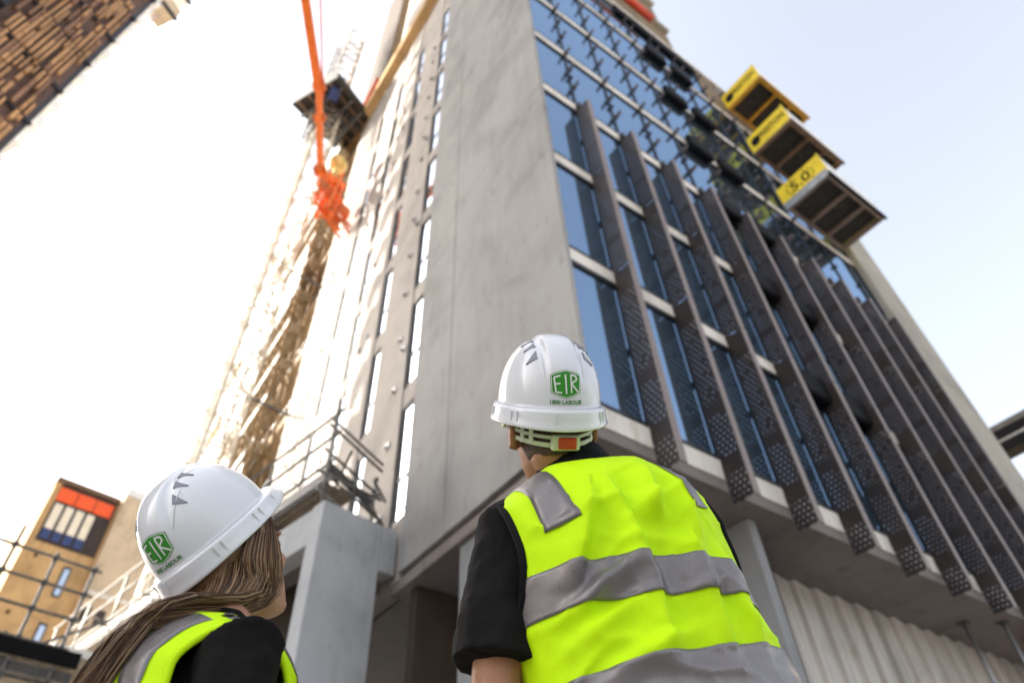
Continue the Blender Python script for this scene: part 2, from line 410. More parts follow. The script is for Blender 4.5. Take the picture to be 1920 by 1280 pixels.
# ------------------------------------------------------------------ loading platforms
def platform(z, label, text, steel, badge):
    x0, x1, y1, y0 = 14.86, 17.86, 4.42, 2.84
    r = empty('loading_platform', (14.86, 4.42, z), label, 'loading platform', 'loading platforms cantilevered from the glass facade')
    fr = MB()
    fr.box(x0, x0 + .10, y0, y1, z, z + .16).box(x1 - .10, x1, y0, y1, z, z + .16)
    fr.box(x0 + .1, x1 - .1, y0, y0 + .10, z, z + .16).box(x0 + .1, x1 - .1, y1 - .1, y1, z, z + .16)
    for t in (.37, .68): fr.box(x0 + 3 * t - .04, x0 + 3 * t + .04, y0 + .1, y1 - .1, z + .01, z + .15)
    fr.build('underframe', steel, r)
    dk = MB()
    for k in range(11): dk.box(x0 + .11 + k * .253, x0 + .11 + k * .253 + .24, y0 + .1, y1 - .1, z + .162, z + .20)
    dk.build('deck', DARKDECK, r)
    # side panels
    s = MB().box(x0 - .03, x0, y0 - .02, y1 + .02, z + .04, z + 1.15).build('side_panel', YELLOW, r, bevel=.01)
    vs, fs = text_mesh(text, .44 if len(text) > 4 else .62, .004, 1.0, .008)
    def place(vs, cy, cz):   # faces -X; text runs towards -Y when seen from -X
        return [Vector((x0 - .033 - v.z, cy - v.x, cz + v.y)) for v in vs]
    lt = MB(); cy = (y0 + y1) / 2 - (.18 if len(text) > 4 else 0)
    if len(text) > 4: vs = [Vector((v.x * .62, v.y, v.z)) for v in vs]
    lt.add(place(vs, cy, z + .66), fs).build('lettering', BLACKPL, s)
    bd = MB()
    if badge == 'disc':
        n = 20
        bd.prism([(x0 - .031, y1 - .28 + .19 * math.cos(2 * math.pi * k / n), z + .62 + .26 * math.sin(2 * math.pi * k / n)) for k in range(n)], (-.004, 0, 0))
    else:
        for sgn in (-1, 1):
            for k in range(6):
                t = (-60 + k * 24) * math.pi / 180; rr = .50
                c = Vector((x0 - .035, (y0 + y1) / 2 + sgn * rr * math.cos(t), z + .66 + .42 * math.sin(t)))
                bd.obox(c, (1, 0, 0), (0, math.cos(t + .6) * sgn, math.sin(t + .6)), (0, -math.sin(t + .6), math.cos(t + .6) * sgn), .003, .05, .022)
    bd.build('emblem', BLACKPL, s)
    lip = MB().box(x0 - .05, x0 - .03, y0 - .02, y1, z - .02, z + .10 if badge == 'disc' else z + .30)
    lip.build('lower_flange', steel if badge == 'disc' else STEEL, r)
    MB().box(x1, x1 + .03, y0 - .02, y1 + .02, z + .04, z + 1.15).build('side_panel', YELLOW, r)
    MB().box(x0, x1, y0 - .05, y0 - .02, z + .22, z + 1.12).build('end_gate', WHITEMESH, r)
    MB().box(x0, x1 + .05, y0 - .09, y0 - .02, z - .02, z + .16).build('toe_beam', BLACKPL if badge != 'disc' else steel, r)
    MB().box(x0 - .035, x0 + .1, y0 - .06, y0 - .021, z + .3, z + 1.22).build('corner_post', YELLOW, r)
    for y in (4.50,):
        MB().tube((x0 + .25, y, z + 1), (x0 + .25, y, z + 2.6), .05).tube((x1 - .25, y, z + 1), (x1 - .25, y, z + 2.6), .05).build('prop', STEEL, r)
    return r
platform(18.85, 'lowest yellow loading platform, with 5.0 on its side and a grey steel underframe', '5.0', weathered('brown_grey_steel', (.20, .15, .12), .6, .3, 4), 'wreath')
platform(22.4, 'middle yellow loading platform with a dark brown underframe, between the two others', 'PRESTON', BROWNSTEEL, 'disc')
platform(26.0, 'highest yellow loading platform with a bright ochre underframe', 'PRESTON', YELLOW_D, 'disc')

# ------------------------------------------------------------------ scaffolds
TUBE = weathered('scaffold_tube_steel', (.19, .18, .165), .5, .4, 12, .5)
def scaffold_tube(root, name, p0, p1, r=.024, m_=None):
    return MB().tube(p0, p1, r * 1.15, 8).build(name, m_ or TUBE, root, smooth=True)
def coupler(root, p, s=.05):
    return MB().obox(p, ux, uy, (0, 0, 1), s, s, s * .9).tube(Vector(p) - ux * s * 1.5, Vector(p) + ux * s * 1.5, s * .35, 6).build('coupler', STEEL_DK, root)
def U(u, v, z): return A + ux * u + uy * v + Vector((0, 0, z))
sc1 = empty('edge_scaffold', U(.1, .3, 6.7), 'grey tube edge scaffold standing on the concrete podium, with handrails and a plank deck', 'scaffold')
vs_ = [.30, 2.4, 4.5, 6.6, 8.7, 10.8, 12.9]
for v in vs_:
    scaffold_tube(sc1, 'standard', U(.12, v, 6.7), U(.12, v, 9.05 if v < 1 else 8.6), .026)
scaffold_tube(sc1, 'standard', U(1.27, .5, 6.7), U(1.27, .5, 7.95), .026)
scaffold_tube(sc1, 'standard', U(.78, .42, 7.2), U(.78, .42, 8.0), .02)
for z in (8.72, 8.2, 7.62, 7.2):
    scaffold_tube(sc1, 'handrail', U(.12, .1, z), U(.12, 13.2, z - .05))
for z in (8.55, 8.40, 7.86, 7.42, 7.05):
    scaffold_tube(sc1, 'handrail', U(-.02, .30, z), U(1.40, .52, z - .25))
scaffold_tube(sc1, 'transom', U(.4, .1, 7.9), U(1.0, 1.5, 7.95)); scaffold_tube(sc1, 'transom', U(.95, .1, 7.55), U(1.5, .45, 7.5)); scaffold_tube(sc1, 'transom', U(.95, .1, 7.05), U(1.5, .45, 7.0))
for v in vs_: scaffold_tube(sc1, 'transom', U(-.1, v, 7.38), U(1.3, v, 7.38))
MB().add([U(.1, .34, 7.52), U(1.35, .56, 7.3), U(1.35, .60, 7.3), U(.1, .38, 7.52), U(.1, .34, 7.72), U(1.35, .56, 7.5), U(1.35, .60, 7.5), U(.1, .38, 7.72)],
   [(0, 1, 2, 3), (4, 7, 6, 5), (0, 4, 5, 1), (1, 5, 6, 2), (2, 6, 7, 3), (3, 7, 4, 0)]).build('toe_board', STEEL_DK, sc1)
for k in range(3):
    pbox(MB(), .18 + k * .26, .42 + k * .26, .6, 13., 7.42, 7.46).build('plank', PLANK, sc1)
pbox(MB(), .085, .115, .3, 13., 7.24, 7.44).build('toe_board', STEEL_DK, sc1)
for (u, v, z) in ((.12, .3, 8.72), (.12, .3, 8.2), (.12, .3, 7.62), (.12, .3, 7.2), (1.27, .5, 7.9), (1.27, .5, 7.62), (1.27, .5, 7.2), (.78, .42, 7.75), (.12, 2.4, 8.2), (.12, 4.5, 8.2), (.12, 2.4, 7.62), (.12, 4.5, 7.62)):
    coupler(sc1, U(u, v, z), .036)
# left grid scaffold
def S2(a, z, off=0): return Vector((-.16 + .977 * a - .2 * off, 16 + .211 * a + .98 * off, z))
sc2 = empty('grid_scaffold', S2(0, 0), 'open grid of grey scaffold tubes and couplers in front of the beige stair tower', 'scaffold')
for a, zt in ((-2.4, 7.6), (-1.6, 8.1), (-.8, 8.3), (0, 7.98), (.8, 7.95)):
    scaffold_tube(sc2, 'standard', S2(a, 0), S2(a, zt), .031)
    scaffold_tube(sc2, 'standard', S2(a, 0, 1.3), S2(a, 6.1, 1.3), .031)
for k, z in enumerate((7.86, 7.32, 6.79, 6.22, 5.57)):
    scaffold_tube(sc2, 'ledger', S2(-3.6, z + .06), S2(.95, z), .029)
    for a in (-1.6, -.8, 0, .8): coupler(sc2, S2(a, z + .01 - .015 * a), .05)
scaffold_tube(sc2, 'brace', S2(-.6, 5.5, .05), S2(1.5, 7.0, .05), .024, STEEL_DK)
scaffold_tube(sc2, 'brace', S2(-2.4, 5.0, .05), S2(-.2, 6.3, .05), .024, STEEL_DK)
MB().obox(S2(-1.4, 6.05, -.05), (.977, .211, 0), uy, (0, 0, 1), 2.6, .04, .14).build('edge_beam', BLACKPL, sc2)
MB().obox(S2(-1.4, 5.75, .05), (.977, .211, 0), uy, (0, 0, 1), 2.6, .03, .09).build('edge_beam', STEEL_DK, sc2)
for k in range(5):
    MB().obox(S2(-1.4, 5.9, .1 + k * .28), (.977, .211, 0), uy, (0, 0, 1), 2.5, .13, .025).build('plank', PLANK, sc2)
for a in (-1.6, -.8, 0, .8): scaffold_tube(sc2, 'transom', S2(a, 5.82, -.1), S2(a, 5.82, 1.5), .029)
# stacked site materials on the lift behind
for k in range(3):
    o = MB().obox(S2(1.25 + .1 * k, 6.25 + .17 * k, 1.4), (.977, .211, 0), uy, (0, 0, 1), .55, .35, .08).build('sheet_bundle', (WHITEMESH, PLANK, WHITEMESH)[k])
    tag(o, ('lowest white wrapped bundle stacked on the scaffold lift behind the tube grid', 'brown timber bundle in the middle of the stack behind the tube grid', 'topmost white bundle of the stack behind the tube grid')[k], 'bundle', 'bundles stacked on the scaffold')
MB().obox(S2(.9, 6.1, 1.2), (.977, .211, 0), uy, (0, 0, 1), 1.6, .9, .05).build('lift_deck', PLANK, sc2)
# sunlit scaffold on the far part of the left facade
sc3 = empty('facade_scaffold', (3.4, 24.0, 0), 'tall sunlit scaffold with many plank lifts beside the recess of the left facade', 'scaffold')
def lifts(): 
    return [6.9 + 2.05 * k for k in range(15)]
OCH = weathered('rusty_scaffold_tube', (.30, .20, .10), .7, .35, 5)
for q in range(13):
    y = 20.3 + q * .97
    for x in (3.8, 4.42):
        scaffold_tube(sc3, 'standard', (x, y, 0 if y > 22 else 6.7), (x, y, 38.0), .045, OCH)
for z in lifts():
    for k in range(3): MB().box(3.84 + k * .19, 4.01 + k * .19, 20.2, 32, z, z + .05).build('plank', PLANK, sc3)
    MB().box(3.75, 3.78, 20.2, 32, z + .02, z + .2).build('toe_board', WHITEMESH, sc3)
    for dz in (.5, 1.0, 1.5): scaffold_tube(sc3, 'handrail', (3.75, 20.1, z + dz), (3.75, 32.1, z + dz), .034, OCH)
    for q in range(4): scaffold_tube(sc3, 'transom', (3.55, 20.8 + q * 2.9, z - .05), (4.5, 20.8 + q * 2.9, z - .05), .034, OCH)
for k in range(7):
    scaffold_tube(sc3, 'brace', (3.71, 20.3 + (k % 2) * 4.8, 7 + k * 4.1), (3.71, 25.1 - (k % 2) * 4.8, 11.1 + k * 4.1), .03, PLANK)
# shade cloth patches tied to it
for k in range(15):
    z = lifts()[k]
    for q in range(4):
        if rng.random() < .62:
            MB().box(3.70, 3.72, 20.4 + q * 2.9, 23.0 + q * 2.9, z + .22, z + rng.choice((1.3, 1.7, 1.9))).build('debris_net', WHITEMESH, sc3)
# short ties towards the recess
for k in range(9):
    z = 8.2 + 3.3 * k
    for dz in (0, .45): scaffold_tube(sc3, 'tie', (3.85, 19.7, z + dz), (4.53, 20.4, z + dz - .1), .035, OCH)

# ------------------------------------------------------------------ hoist: lattice masts, platform, cabin
def lattice(mb, cx, cy, z0, z1, w, r, step):
    cs = [(cx - w, cy - w), (cx + w, cy - w), (cx + w, cy + w), (cx - w, cy + w)]
    for x, y in cs: mb.tube((x, y, z0), (x, y, z1), r, 6)
    z = z0; k = 0
    while z < z1 - step:
        for q in range(4):
            a, b = cs[q], cs[(q + 1) % 4]
            mb.tube((*a, z), (*b, z), r * .6, 5, cap=False)
            if k % 2: a, b = b, a
            mb.tube((*a, z), (*b, z + step), r * .6, 5, cap=False)
        z += step; k += 1
    return mb
h = empty('construction_hoist', (2.5, 19.4, 0), 'builders hoist with a lattice mast and a dark cantilevered platform high on the left facade', 'hoist')
lattice(MB(), 2.55, 19.4, 0, 49.5, .48, .05, 1.05).build('mast', weathered('hoist_mast_steel', (.50, .44, .35), .55, .25, 4, .2), h)
lattice(MB(), 1.75, 19.6, 33.5, 46.5, .14, .04, .6).build('jib_post', PLANK, h)
pl = [Vector((.52, 20.0, 37.0)), Vector((1.97, 17.25, 37.0)), Vector((4.42, 18.4, 37.0)), Vector((4.1, 21.3, 37.0))]
MB().prism(pl, (0, 0, .18)).build('platform', DARKDECK, h)
pj = MB()
for t in (.15, .38, .62, .85): pj.bar(pl[0].lerp(pl[1], t) - Vector((0, 0, .08)), pl[3].lerp(pl[2], t) - Vector((0, 0, .08)), .1, .16)
pj.build('joist', BROWNSTEEL, h)
for a, b in ((0, 1), (1, 2), (2, 3), (3, 0)):
    d_ = Vector((0, 0, 1.6 if (a, b) == (0, 1) else .8))
    MB().add([pl[a] + Vector((0, 0, .2)), pl[b] + Vector((0, 0, .2)), pl[b] + d_, pl[a] + d_], [(0, 1, 2, 3)]).prism([pl[a] + Vector((0, 0, .2)), pl[b] + Vector((0, 0, .2)), pl[b] + d_, pl[a] + d_], (0, 0.02, 0)).build('guard_panel', WHITEMESH if (a, b) == (0, 1) else STEEL_DK, h)
MB().box(1.95, 2.5, 17.7, 18.3, 36.5, 38.6).build('cabin', BLUEP, h, bevel=.05)
MB().box(3.2, 3.9, 18.5, 19.2, 37.2, 37.9).build('counterweight', STEEL, h, bevel=.03)
sub = MB()
for t in (.2, .5, .8): sub.bar(pl[0].lerp(pl[3], t) - Vector((0, 0, .25)), pl[1].lerp(pl[2], t) - Vector((0, 0, .25)), .12, .2)
sub.build('joist', STEEL_DK, h)
for k in range(6): MB().bar((1.6 + .3 * k, 19.0 + .2 * (k % 3), 34.2), (2.2 + .3 * k, 18.6, 37.0), .08, .08).build('strut', STEEL_DK, h)
for k in range(5): MB().bar((2.9, 19.1, 9 + 7 * k), (4.52, 19.3, 9 + 7 * k), .08, .08).build('wall_tie', STEEL_DK, h)
p2 = empty('mast_post', (2.93, 27.6, 0), 'slender sunlit white mast marking the far left edge of the left facade', 'mast')
MB().box(2.68, 3.18, 27.35, 27.85, 0, 49).build('post', WHITEMESH, p2)
cl = MB()
for k in range(16): cl.box(2.62, 3.24, 27.30, 27.9, 3 + 3 * k, 3.12 + 3 * k)
cl.build('collar', PLANK, p2)
for k in range(6): MB().bar((1.7, 27.0, 11 + 6 * k), (3.4, 27.9, 11.2 + 6 * k), .05, .05).build('spur', STEEL_DK, p2)

# ------------------------------------------------------------------ orange placing boom
bo = empty('placing_boom', (3.4, 16.6, 24.6), 'orange concrete placing boom reaching up and over from its machine on the left facade', 'boom')
JA, JB = Vector((2.5, 16.35, 26.6)), Vector((1.08, 14.5, 29.7))
J1 = JA.lerp(JB, .62)
JE = Vector((-1.35, 10.6, 29.6))
def arm(p0, p1, w0, w1, name='boom_section', m_=None):
    a = (p1 - p0).normalized(); sd = a.cross(Vector((0, 0, 1))).normalized(); up_ = sd.cross(a)
    rings = []
    for p, w in ((p0, w0), (p1, w1)):
        rings.append([p + sd * w * i * .75 + up_ * w * j for i, j in ((-1, -1), (1, -1), (1, 1), (-1, 1))])
    return MB().loft(rings, cap=True).build(name, m_ or ORANGE, bo, bevel=.02)
arm(JA, J1, .15, .17); arm(J1.lerp(JB, .02), JB, .14, .17)
arm(JB + Vector((.05, .1, -.1)), JE, .22, .20)
for p, r in ((JA, .22), (JB, .24), (J1, .17)):
    sd = (JB - JA).cross(Vector((0, 0, 1))).normalized()
    MB().tube(p - sd * .24, p + sd * .24, r, 14).build('pivot', ORANGE_D, bo, smooth=False)
MB().tube(JB + Vector((.32, .25, -.15)), JE.lerp(JB, .05) + Vector((.75, .1, .25)), .045, 8).tube(JB + Vector((.32, .25, -.15)), JB + Vector((-.05, -.3, .3)), .05, 8).build('delivery_pipe', REDP, bo, smooth=True)
arm(JB.lerp(J1, .12) + Vector((.02, -.02, .1)), JB.lerp(J1, .42) + Vector((.02, -.02, .1)), .1, .1, 'hydraulic_cylinder', STEEL_DK)
MB().tube(Vector((2.95, 16.3, 25.6)), Vector((3.7, 16.75, 25.6)), .26, 12).box(3.05, 3.55, 16.1, 16.7, 25.9, 26.3).build('turret', ORANGE, bo, bevel=.04)
def truss(p0, p1, w, n_, name, m_):
    p0, p1 = Vector(p0), Vector(p1); a = (p1 - p0).normalized(); sd = a.cross(Vector((.2, .3, 1))).normalized() * w; up_ = sd.cross(a).normalized() * w
    t_ = MB(); cs = [(sd + up_), (sd - up_), (-sd - up_), (up_ - sd)]
    for c in cs: t_.bar(p0 + c, p1 + c, .10, .10)
    for k in range(n_):
        q0, q1 = p0.lerp(p1, k / n_), p0.lerp(p1, (k + 1) / n_)
        for m2 in range(4): t_.bar(q0 + cs[m2], (q1 if k % 2 else q0) + cs[(m2 + 1) % 4], .035, .035)
    t_.build(name, m_, bo)
truss((3.0, 16.0, 23.4), (3.35, 16.5, 26.9), .27, 4, 'lattice_tower', ORANGE)
truss((2.7, 15.9, 24.3), (4.4, 17.3, 24.6), .24, 5, 'lattice_beam', ORANGE_D)
for p in ((2.9, 16.0, 25.0), (3.9, 16.9, 25.6), (3.5, 16.5, 24.0)): MB().obox(p, (1, .4, 0), (-.4, 1, .2), (0, 0, 1), .45, .06, .32).build('access_plate', ORANGE_D, bo)
MB().tube((3.05, 16.1, 27.4), (3.25, 16.5, 27.9), .36, 16).tube((3.15, 16.3, 26.5), (3.15, 16.3, 27.4), .15, 10).build('hopper', weathered('pale_yellow_tank', (.75, .55, .2), .5), bo, smooth=True)
arm(JA, Vector((3.2, 16.6, 25.9)), .16, .2, 'boom_base')

# ------------------------------------------------------------------ tower at the upper left
td = Vector((-.837, -.545, 0)); tn = Vector((.545, -.837, 0))        # along the facade to the left, outwards
T0 = Vector((-10.75, 28.2, 0))
tw = empty('slatted_tower', T0, 'dark tower with brown timber coloured slats at the upper left corner', 'building')
def TP(a, d, z): return T0 + td * a + tn * d + Vector((0, 0, z))
def tbox(mb, a0, a1, d0, d1, z0, z1): return mb.obox(TP((a0 + a1) / 2, (d0 + d1) / 2, (z0 + z1) / 2), td, tn, (0, 0, 1), (a1 - a0) / 2, (d1 - d0) / 2, (z1 - z0) / 2)
TWH = 72
MB().prism([TP(0, -.02, 0), TP(27, -.02, 0), TP(27, -15, 0), TP(0, -.02, 0) + Vector((-.695, .719, 0)) * 15], (0, 0, TWH)).build('core', weathered('tower_dark_panel', (.035, .035, .045), .4, .3, 1.), tw)
SLAT = weathered('timber_slat', (.42, .24, .115), .6, .35, .9)
SLAT2 = weathered('reddish_slat', (.24, .13, .08), .6, .35, .9)
storey = 3.9
TB = weathered('tower_black', (.012, .012, .016), .5)
zc = 20.0
tbox(MB(), .3, 4.6, -.015, .02, 17, TWH).build('backing_panel', weathered('tower_backing', (.10, .055, .04), .6, .35, 1.2), tw)
while zc < TWH - 6:
    mb1, mb2 = MB(), MB()
    a = .45
    while a < 4.2:
        w = rng.choice((.12, .15, .19)); z = zc + .08
        while z < zc + storey - .2:
            l = rng.choice((.7, 1.1, 1.7, 2.4)); z1 = min(z + l, zc + storey - .1)
            if rng.random() < .80: tbox(mb1 if rng.random() < .7 else mb2, a, a + w, .03, .20 + rng.random() * .18, z, z1)
            z = z1 + rng.choice((.08, .12, .5))
        a += w + rng.choice((.07, .10, .15))
    mb1.build('slat_panel', SLAT, tw); mb2.build('slat_panel', SLAT2, tw)
    tbox(MB(), -.05, 4.6, .02, .16, zc - .16, zc + .10).build('spandrel', TB, tw)
    for dz in (0, 1.95):
        tbox(MB(), 4.7, 27, .0, 1.2, zc + dz, zc + dz + .8).build('balcony', TB, tw)
        for q in range(6):
            if rng.random() < .75: tbox(MB(), 5.0 + q * 2.3, 6.5 + q * 2.3, 0, .06, zc + dz + .95, zc + dz + 1.8).build('panel', (SLAT, BEIGE, BLIND)[q % 3], tw)
        z0 = zc + dz
        tbox(MB(), -.30 - .25 * rng.random(), -.02, -1.4, .1, z0 + .25, z0 + .75 + .5 * rng.random()).build('balcony_end', WHITEMESH, tw)
    zc += storey
for k in range(3): tbox(MB(), 4.0 + .3 * k, 6.2, .1, 1.5 - .3 * k, 45.0 + k * 3.7, 48.6 + k * 3.7).build('projecting_box', (BEIGE, BEIGE_L, BEIGE)[k], tw)
tbox(MB(), -.95, -.8, -.9, -.75, 17, 56).build('edge_trim', weathered('pinkish_trim', (.6, .5, .5), .6), tw)
for k in range(2): tbox(MB(), -1.7, .4, -1.6, .15, 56 + k * 3.6, 57.6 + k * 3.6).build('top_balcony', (BEIGE_L, WHITEMESH)[k], tw); tbox(MB(), -1.8, -.3, .16, .3, 55.7 + k * 3.6, 56.1 + k * 3.6).build('fascia', TB, tw)

# ------------------------------------------------------------------ beige stair tower, far left
bx = Vector((.977, .211, 0)); by = Vector((-.211, .977, 0)); B0 = Vector((-3.05, 60, 0))
bb = empty('stair_tower', B0, 'beige stair tower with an orange band over four blinds and a flat dark roof edge', 'building')
def BP(a, d, z): return B0 + bx * a - by * d + Vector((0, 0, z))
def bbox(mb, a0, a1, d0, d1, z0, z1): return mb.obox(BP((a0 + a1) / 2, (d0 + d1) / 2, (z0 + z1) / 2), bx, by, (0, 0, 1), (a1 - a0) / 2, (d1 - d0) / 2, (z1 - z0) / 2)
bbox(MB(), 0, 5.6, -9, -.01, 0, 33.5).build('body', BEIGE, bb)
bbox(MB(), -.1, 5.2, -9, .25, 33.52, 33.9).build('roof_edge', BROWNSTEEL, bb)
bbox(MB(), .5, 5.1, -.0, .04, 28.4, 33.5).build('recess_lining', DKBROWN, bb)
for k in range(3): bbox(MB(), .5 + k * 1.5, 1.92 + k * 1.5, .05, .12, 31.95, 33.15).build('orange_panel', ORANGEPANEL, bb)
for k in range(4):
    w = bbox(MB(), .60 + k * .85, 1.34 + k * .85, .05, .09, 28.6, 31.75).build('window', ALU_DARK, bb)
    bbox(MB(), .66 + k * .85, 1.28 + k * .85, .10, .12, 29.5, 31.7).build('blind', BLIND, w)
    bbox(MB(), .66 + k * .85, 1.28 + k * .85, .10, .12, 28.65, 29.45).build('lower_panel', BLUEP, w)
for (a, z0, z1) in ((3.3, 24.7, 27.1), (3.4, 20.9, 22.7)):
    w = bbox(MB(), a, a + .62, .0, .07, z0, z1).build('window', ALU_DARK, bb)
    bbox(MB(), a + .12, a + .5, .08, .1, z0 + .12, z1 - .2).build('pane', GLASS_W, w)
for (a, z) in ((1.0, 27.15), (1.05, 22.7)): bbox(MB(), a, a + .16, .0, .2, z, z + .22).build('vent', BLACKPL, bb)
b2 = empty('annex_building', BP(5.7, 0, 0), 'pale cream annex next to the beige stair tower, with a bright parapet', 'building')
bbox(MB(), 5.3, 9.5, -8, .7, 0, 34.2).build('body', BEIGE_L, b2); bbox(MB(), 5.25, 9.5, -8, .8, 34.22, 34.9).build('parapet', WHITEMESH, b2)
for k in range(2): bbox(MB(), 5.6 + k * 1.1, 6.3 + k * 1.1, .71, .75, 23.2, 24.4).build('window', DKBROWN, b2)
bbox(MB(), 5.45, 9.5, .72, 1.1, 25.2, 25.5).build('ledge', CONC_WHITE, b2)

# ------------------------------------------------------------------ right side: canopy, far building, props
cn = empty('dark_canopy', (29.3, 6, 0), 'dark steel canopy roof jutting out behind the right end of the tower', 'canopy')
MB().box(29.28, 30.1, -9, 9.5, 16.0, 16.95).build('deck', BLACKPL, cn, bevel=.03)
MB().box(29.3, 29.4, -9, 9.5, 16.952, 17.2).build('fascia', STEEL_DK, cn)
for k in range(5): MB().box(29.255, 29.278, -2 + k * 2.2, -.2 + k * 2.2, 16.4, 16.5).build('light_strip', STEEL, cn)
for y in (-8, 9): MB().box(29.5, 29.9, y - .2, y + .2, 0, 16.0).build('post', STEEL_DK, cn)
rbld = empty('sandstone_building', (40, 6, 0), 'sandy coloured building low at the right edge, partly behind the tower', 'building')
MB().box(40, 52, 4, 22, 0, 18.4).build('body', BEIGE_L, rbld)
mbx = MB()
for k in range(9): mbx.box(39.9, 40.6, 5 + k * .9, 5.55 + k * .9, 18.4, 19.3 + .3 * (k % 3))
mbx.build('roof_plant', BROWNSTEEL, rbld)
for k in range(4): MB().box(39.97, 40.0, 5 + k * 2, 6.1 + k * 2, 13.5, 15.6).build('window', ALU_DARK, rbld)
for (x, y, lab) in ((14.05, 5.2, 'steel prop under the soffit, nearer to the ribbed wall'), (14.7, 4.8, 'steel prop at the right frame edge beside the orange timbers')):
    pr = empty('steel_prop', (x, y, 0), lab, 'prop', 'steel props under the soffit')
    MB().tube((x, y, .02), (x, y, 3.2), .045, 12).build('outer_tube', STEEL, pr, smooth=True)
    MB().tube((x, y, 3.2), (x, y, 5.56), .035, 12).build('inner_tube', STEEL, pr, smooth=True)
    MB().box(x - .09, x + .09, y - .09, y + .09, 5.56, 5.595).box(x - .09, x + .09, y - .09, y + .09, 0, .02).build('plate', STEEL_DK, pr)
    MB().tube((x, y, 3.1), (x, y, 3.3), .065, 12).build('collar', STEEL_DK, pr)
for k in range(3):
    o = MB().box(15.2 + k * .5, 19.5, 4.55 + k * .22, 4.7 + k * .22, 5.36, 5.50).build('formwork_beam', ORANGE_D)
    tag(o, ['outermost orange timber formwork beam under the right end of the soffit', 'middle orange timber formwork beam under the soffit', 'innermost orange timber formwork beam under the soffit'][k], 'beam', 'orange formwork beams')

# ------------------------------------------------------------------ people
RH, FH, ZZ = Vector((.79755369, -.60324797, 0)), Vector((.60324797, .79755369, 0)), Vector((0, 0, 1))
def PW(a, b, z): return RH * a + FH * b + ZZ * z
class Frame:
    def __init__(s, o, r, f, u): s.o, s.r, s.f, s.u = Vector(o), Vector(r).normalized(), Vector(f).normalized(), Vector(u).normalized()
    def __call__(s, x, y, z): return s.o + s.r * x + s.f * y + s.u * z
def frame(o, yaw, u):     # yaw to the left, up vector given in (RH, FH, Z)
    u = (RH * u[0] + FH * u[1] + ZZ * u[2]).normalized(); y = R(yaw)
    f = FH * math.cos(y) - RH * math.sin(y); f = (f - u * f.dot(u)).normalized()
    return Frame(o, f.cross(u), f, u)
def headframe(o, yaw, pitch, roll=0):
    y, p = R(yaw), R(pitch)
    f0 = FH * math.cos(y) - RH * math.sin(y); r = f0.cross(ZZ); f = f0 * math.cos(p) + ZZ * math.sin(p); u = r.cross(f)
    q = Matrix.Rotation(R(roll), 3, f)
    return Frame(o, q @ r, f, q @ u)
def sst(a, b, x):
    t = max(0., min(1., (x - a) / (b - a))); return t * t * (3 - 2 * t)

def skin_mat(name, c, c2):
    M = mat(name, c, .48, spec=.35); t = NT(M)
    n1 = t.noise(t.pos(), 26, 4, .6); n2 = t.noise(t.pos(), 420, 2, .6)
    t.base(t.ramp(n1, [(.35, c2), (.6, c)])); t.bump(n2, .12, .0008)
    t.b.inputs['Subsurface Weight'].default_value = .12; t.b.inputs['Subsurface Radius'].default_value = (.01, .004, .002)
    return M
SKIN_M = skin_mat('tanned_skin', (.42, .20, .115), (.34, .145, .08))
SKIN_W = skin_mat('fair_skin', (.48, .27, .19), (.40, .19, .13))
def cloth(name, c, rough=.85, scale=900, var=.12, sheen=.2):
    M = mat(name, c, rough, spec=.2); t = NT(M)
    w = t.new('ShaderNodeTexWave'); w.inputs['Scale'].default_value = scale / 6; w.inputs['Distortion'].default_value = 1.5; w.inputs['Detail'].default_value = 2
    t.l.new(t.pos((1, 1, 1), True), w.inputs['Vector'])
    n1 = t.noise(t.pos((1, 1, 1), True), 9, 5, .6)
    lo = tuple(x * (1 - var) for x in c); hi = tuple(min(1, x * (1 + var)) for x in c)
    t.base(t.ramp(n1, [(.35, lo), (.65, hi)]))
    t.bump(t.math('ADD', w.outputs['Fac'], t.math('MULTIPLY', t.noise(t.pos((1, 1, 1), True), scale / 3, 2), 1.)), .22, .0006)
    t.b.inputs['Sheen Weight'].default_value = sheen; t.b.inputs['Sheen Roughness'].default_value = .5
    return M
VEST = cloth('fluorescent_vest', (.58, .90, .002), .7, 700, .05, .0)
TAPE = weathered('reflective_tape', (.20, .178, .178), .36, .10, 5, .35, .5, False)
SHIRT = cloth('black_shirt', (.0065, .0052, .0052), .9, 900, .25, .0)
TRIM = cloth('black_trim', (.004, .004, .005), .85, 900, .2, .0)
TROUS = cloth('navy_work_trousers', (.02, .022, .03), .85)
BOOT = weathered('tan_boot_leather', (.22, .13, .06), .6, .3, 8)
PLASTIC = mat('white_helmet_plastic', (.74, .74, .77), .2, spec=.5)
def _pl():
    t = NT(PLASTIC); n = t.noise(t.pos((1, 1, 1), True), 7, 5, .6)
    t.l.new(t.ramp(n, [(.35, (.15,) * 3), (.7, (.30,) * 3)]), t.b.inputs['Roughness'])
    sc = t.ramp(t.noise(t.pos((1, 1, .3), True), 60, 3, .7), [(.68, (.74, .74, .77)), (.78, (.62, .62, .63))]); t.base(sc)
    t.b.inputs['Coat Weight'].default_value = .3; t.b.inputs['Coat Roughness'].default_value = .08
    t.b.inputs['Subsurface Weight'].default_value = .08; t.b.inputs['Subsurface Radius'].default_value = (.004, .004, .004)
_pl()
GREEN = mat('green_print', (.028, .27, .016), .35); GREEN_TX = mat('green_lettering', (.02, .20, .015), .4)
WHITEPR = mat('white_print', (.78, .80, .76), .35)
HARNESS = weathered('pale_harness_plastic', (.60, .64, .46), .35, .08, 12)
HARN_DK = weathered('dark_harness_plastic', (.05, .048, .055), .4, .2, 12)
KNOB = weathered('red_knob', (.50, .055, .015), .4, .1, 12)
VENT = mat('vent_shadow_grey', (.22, .22, .26), .5)

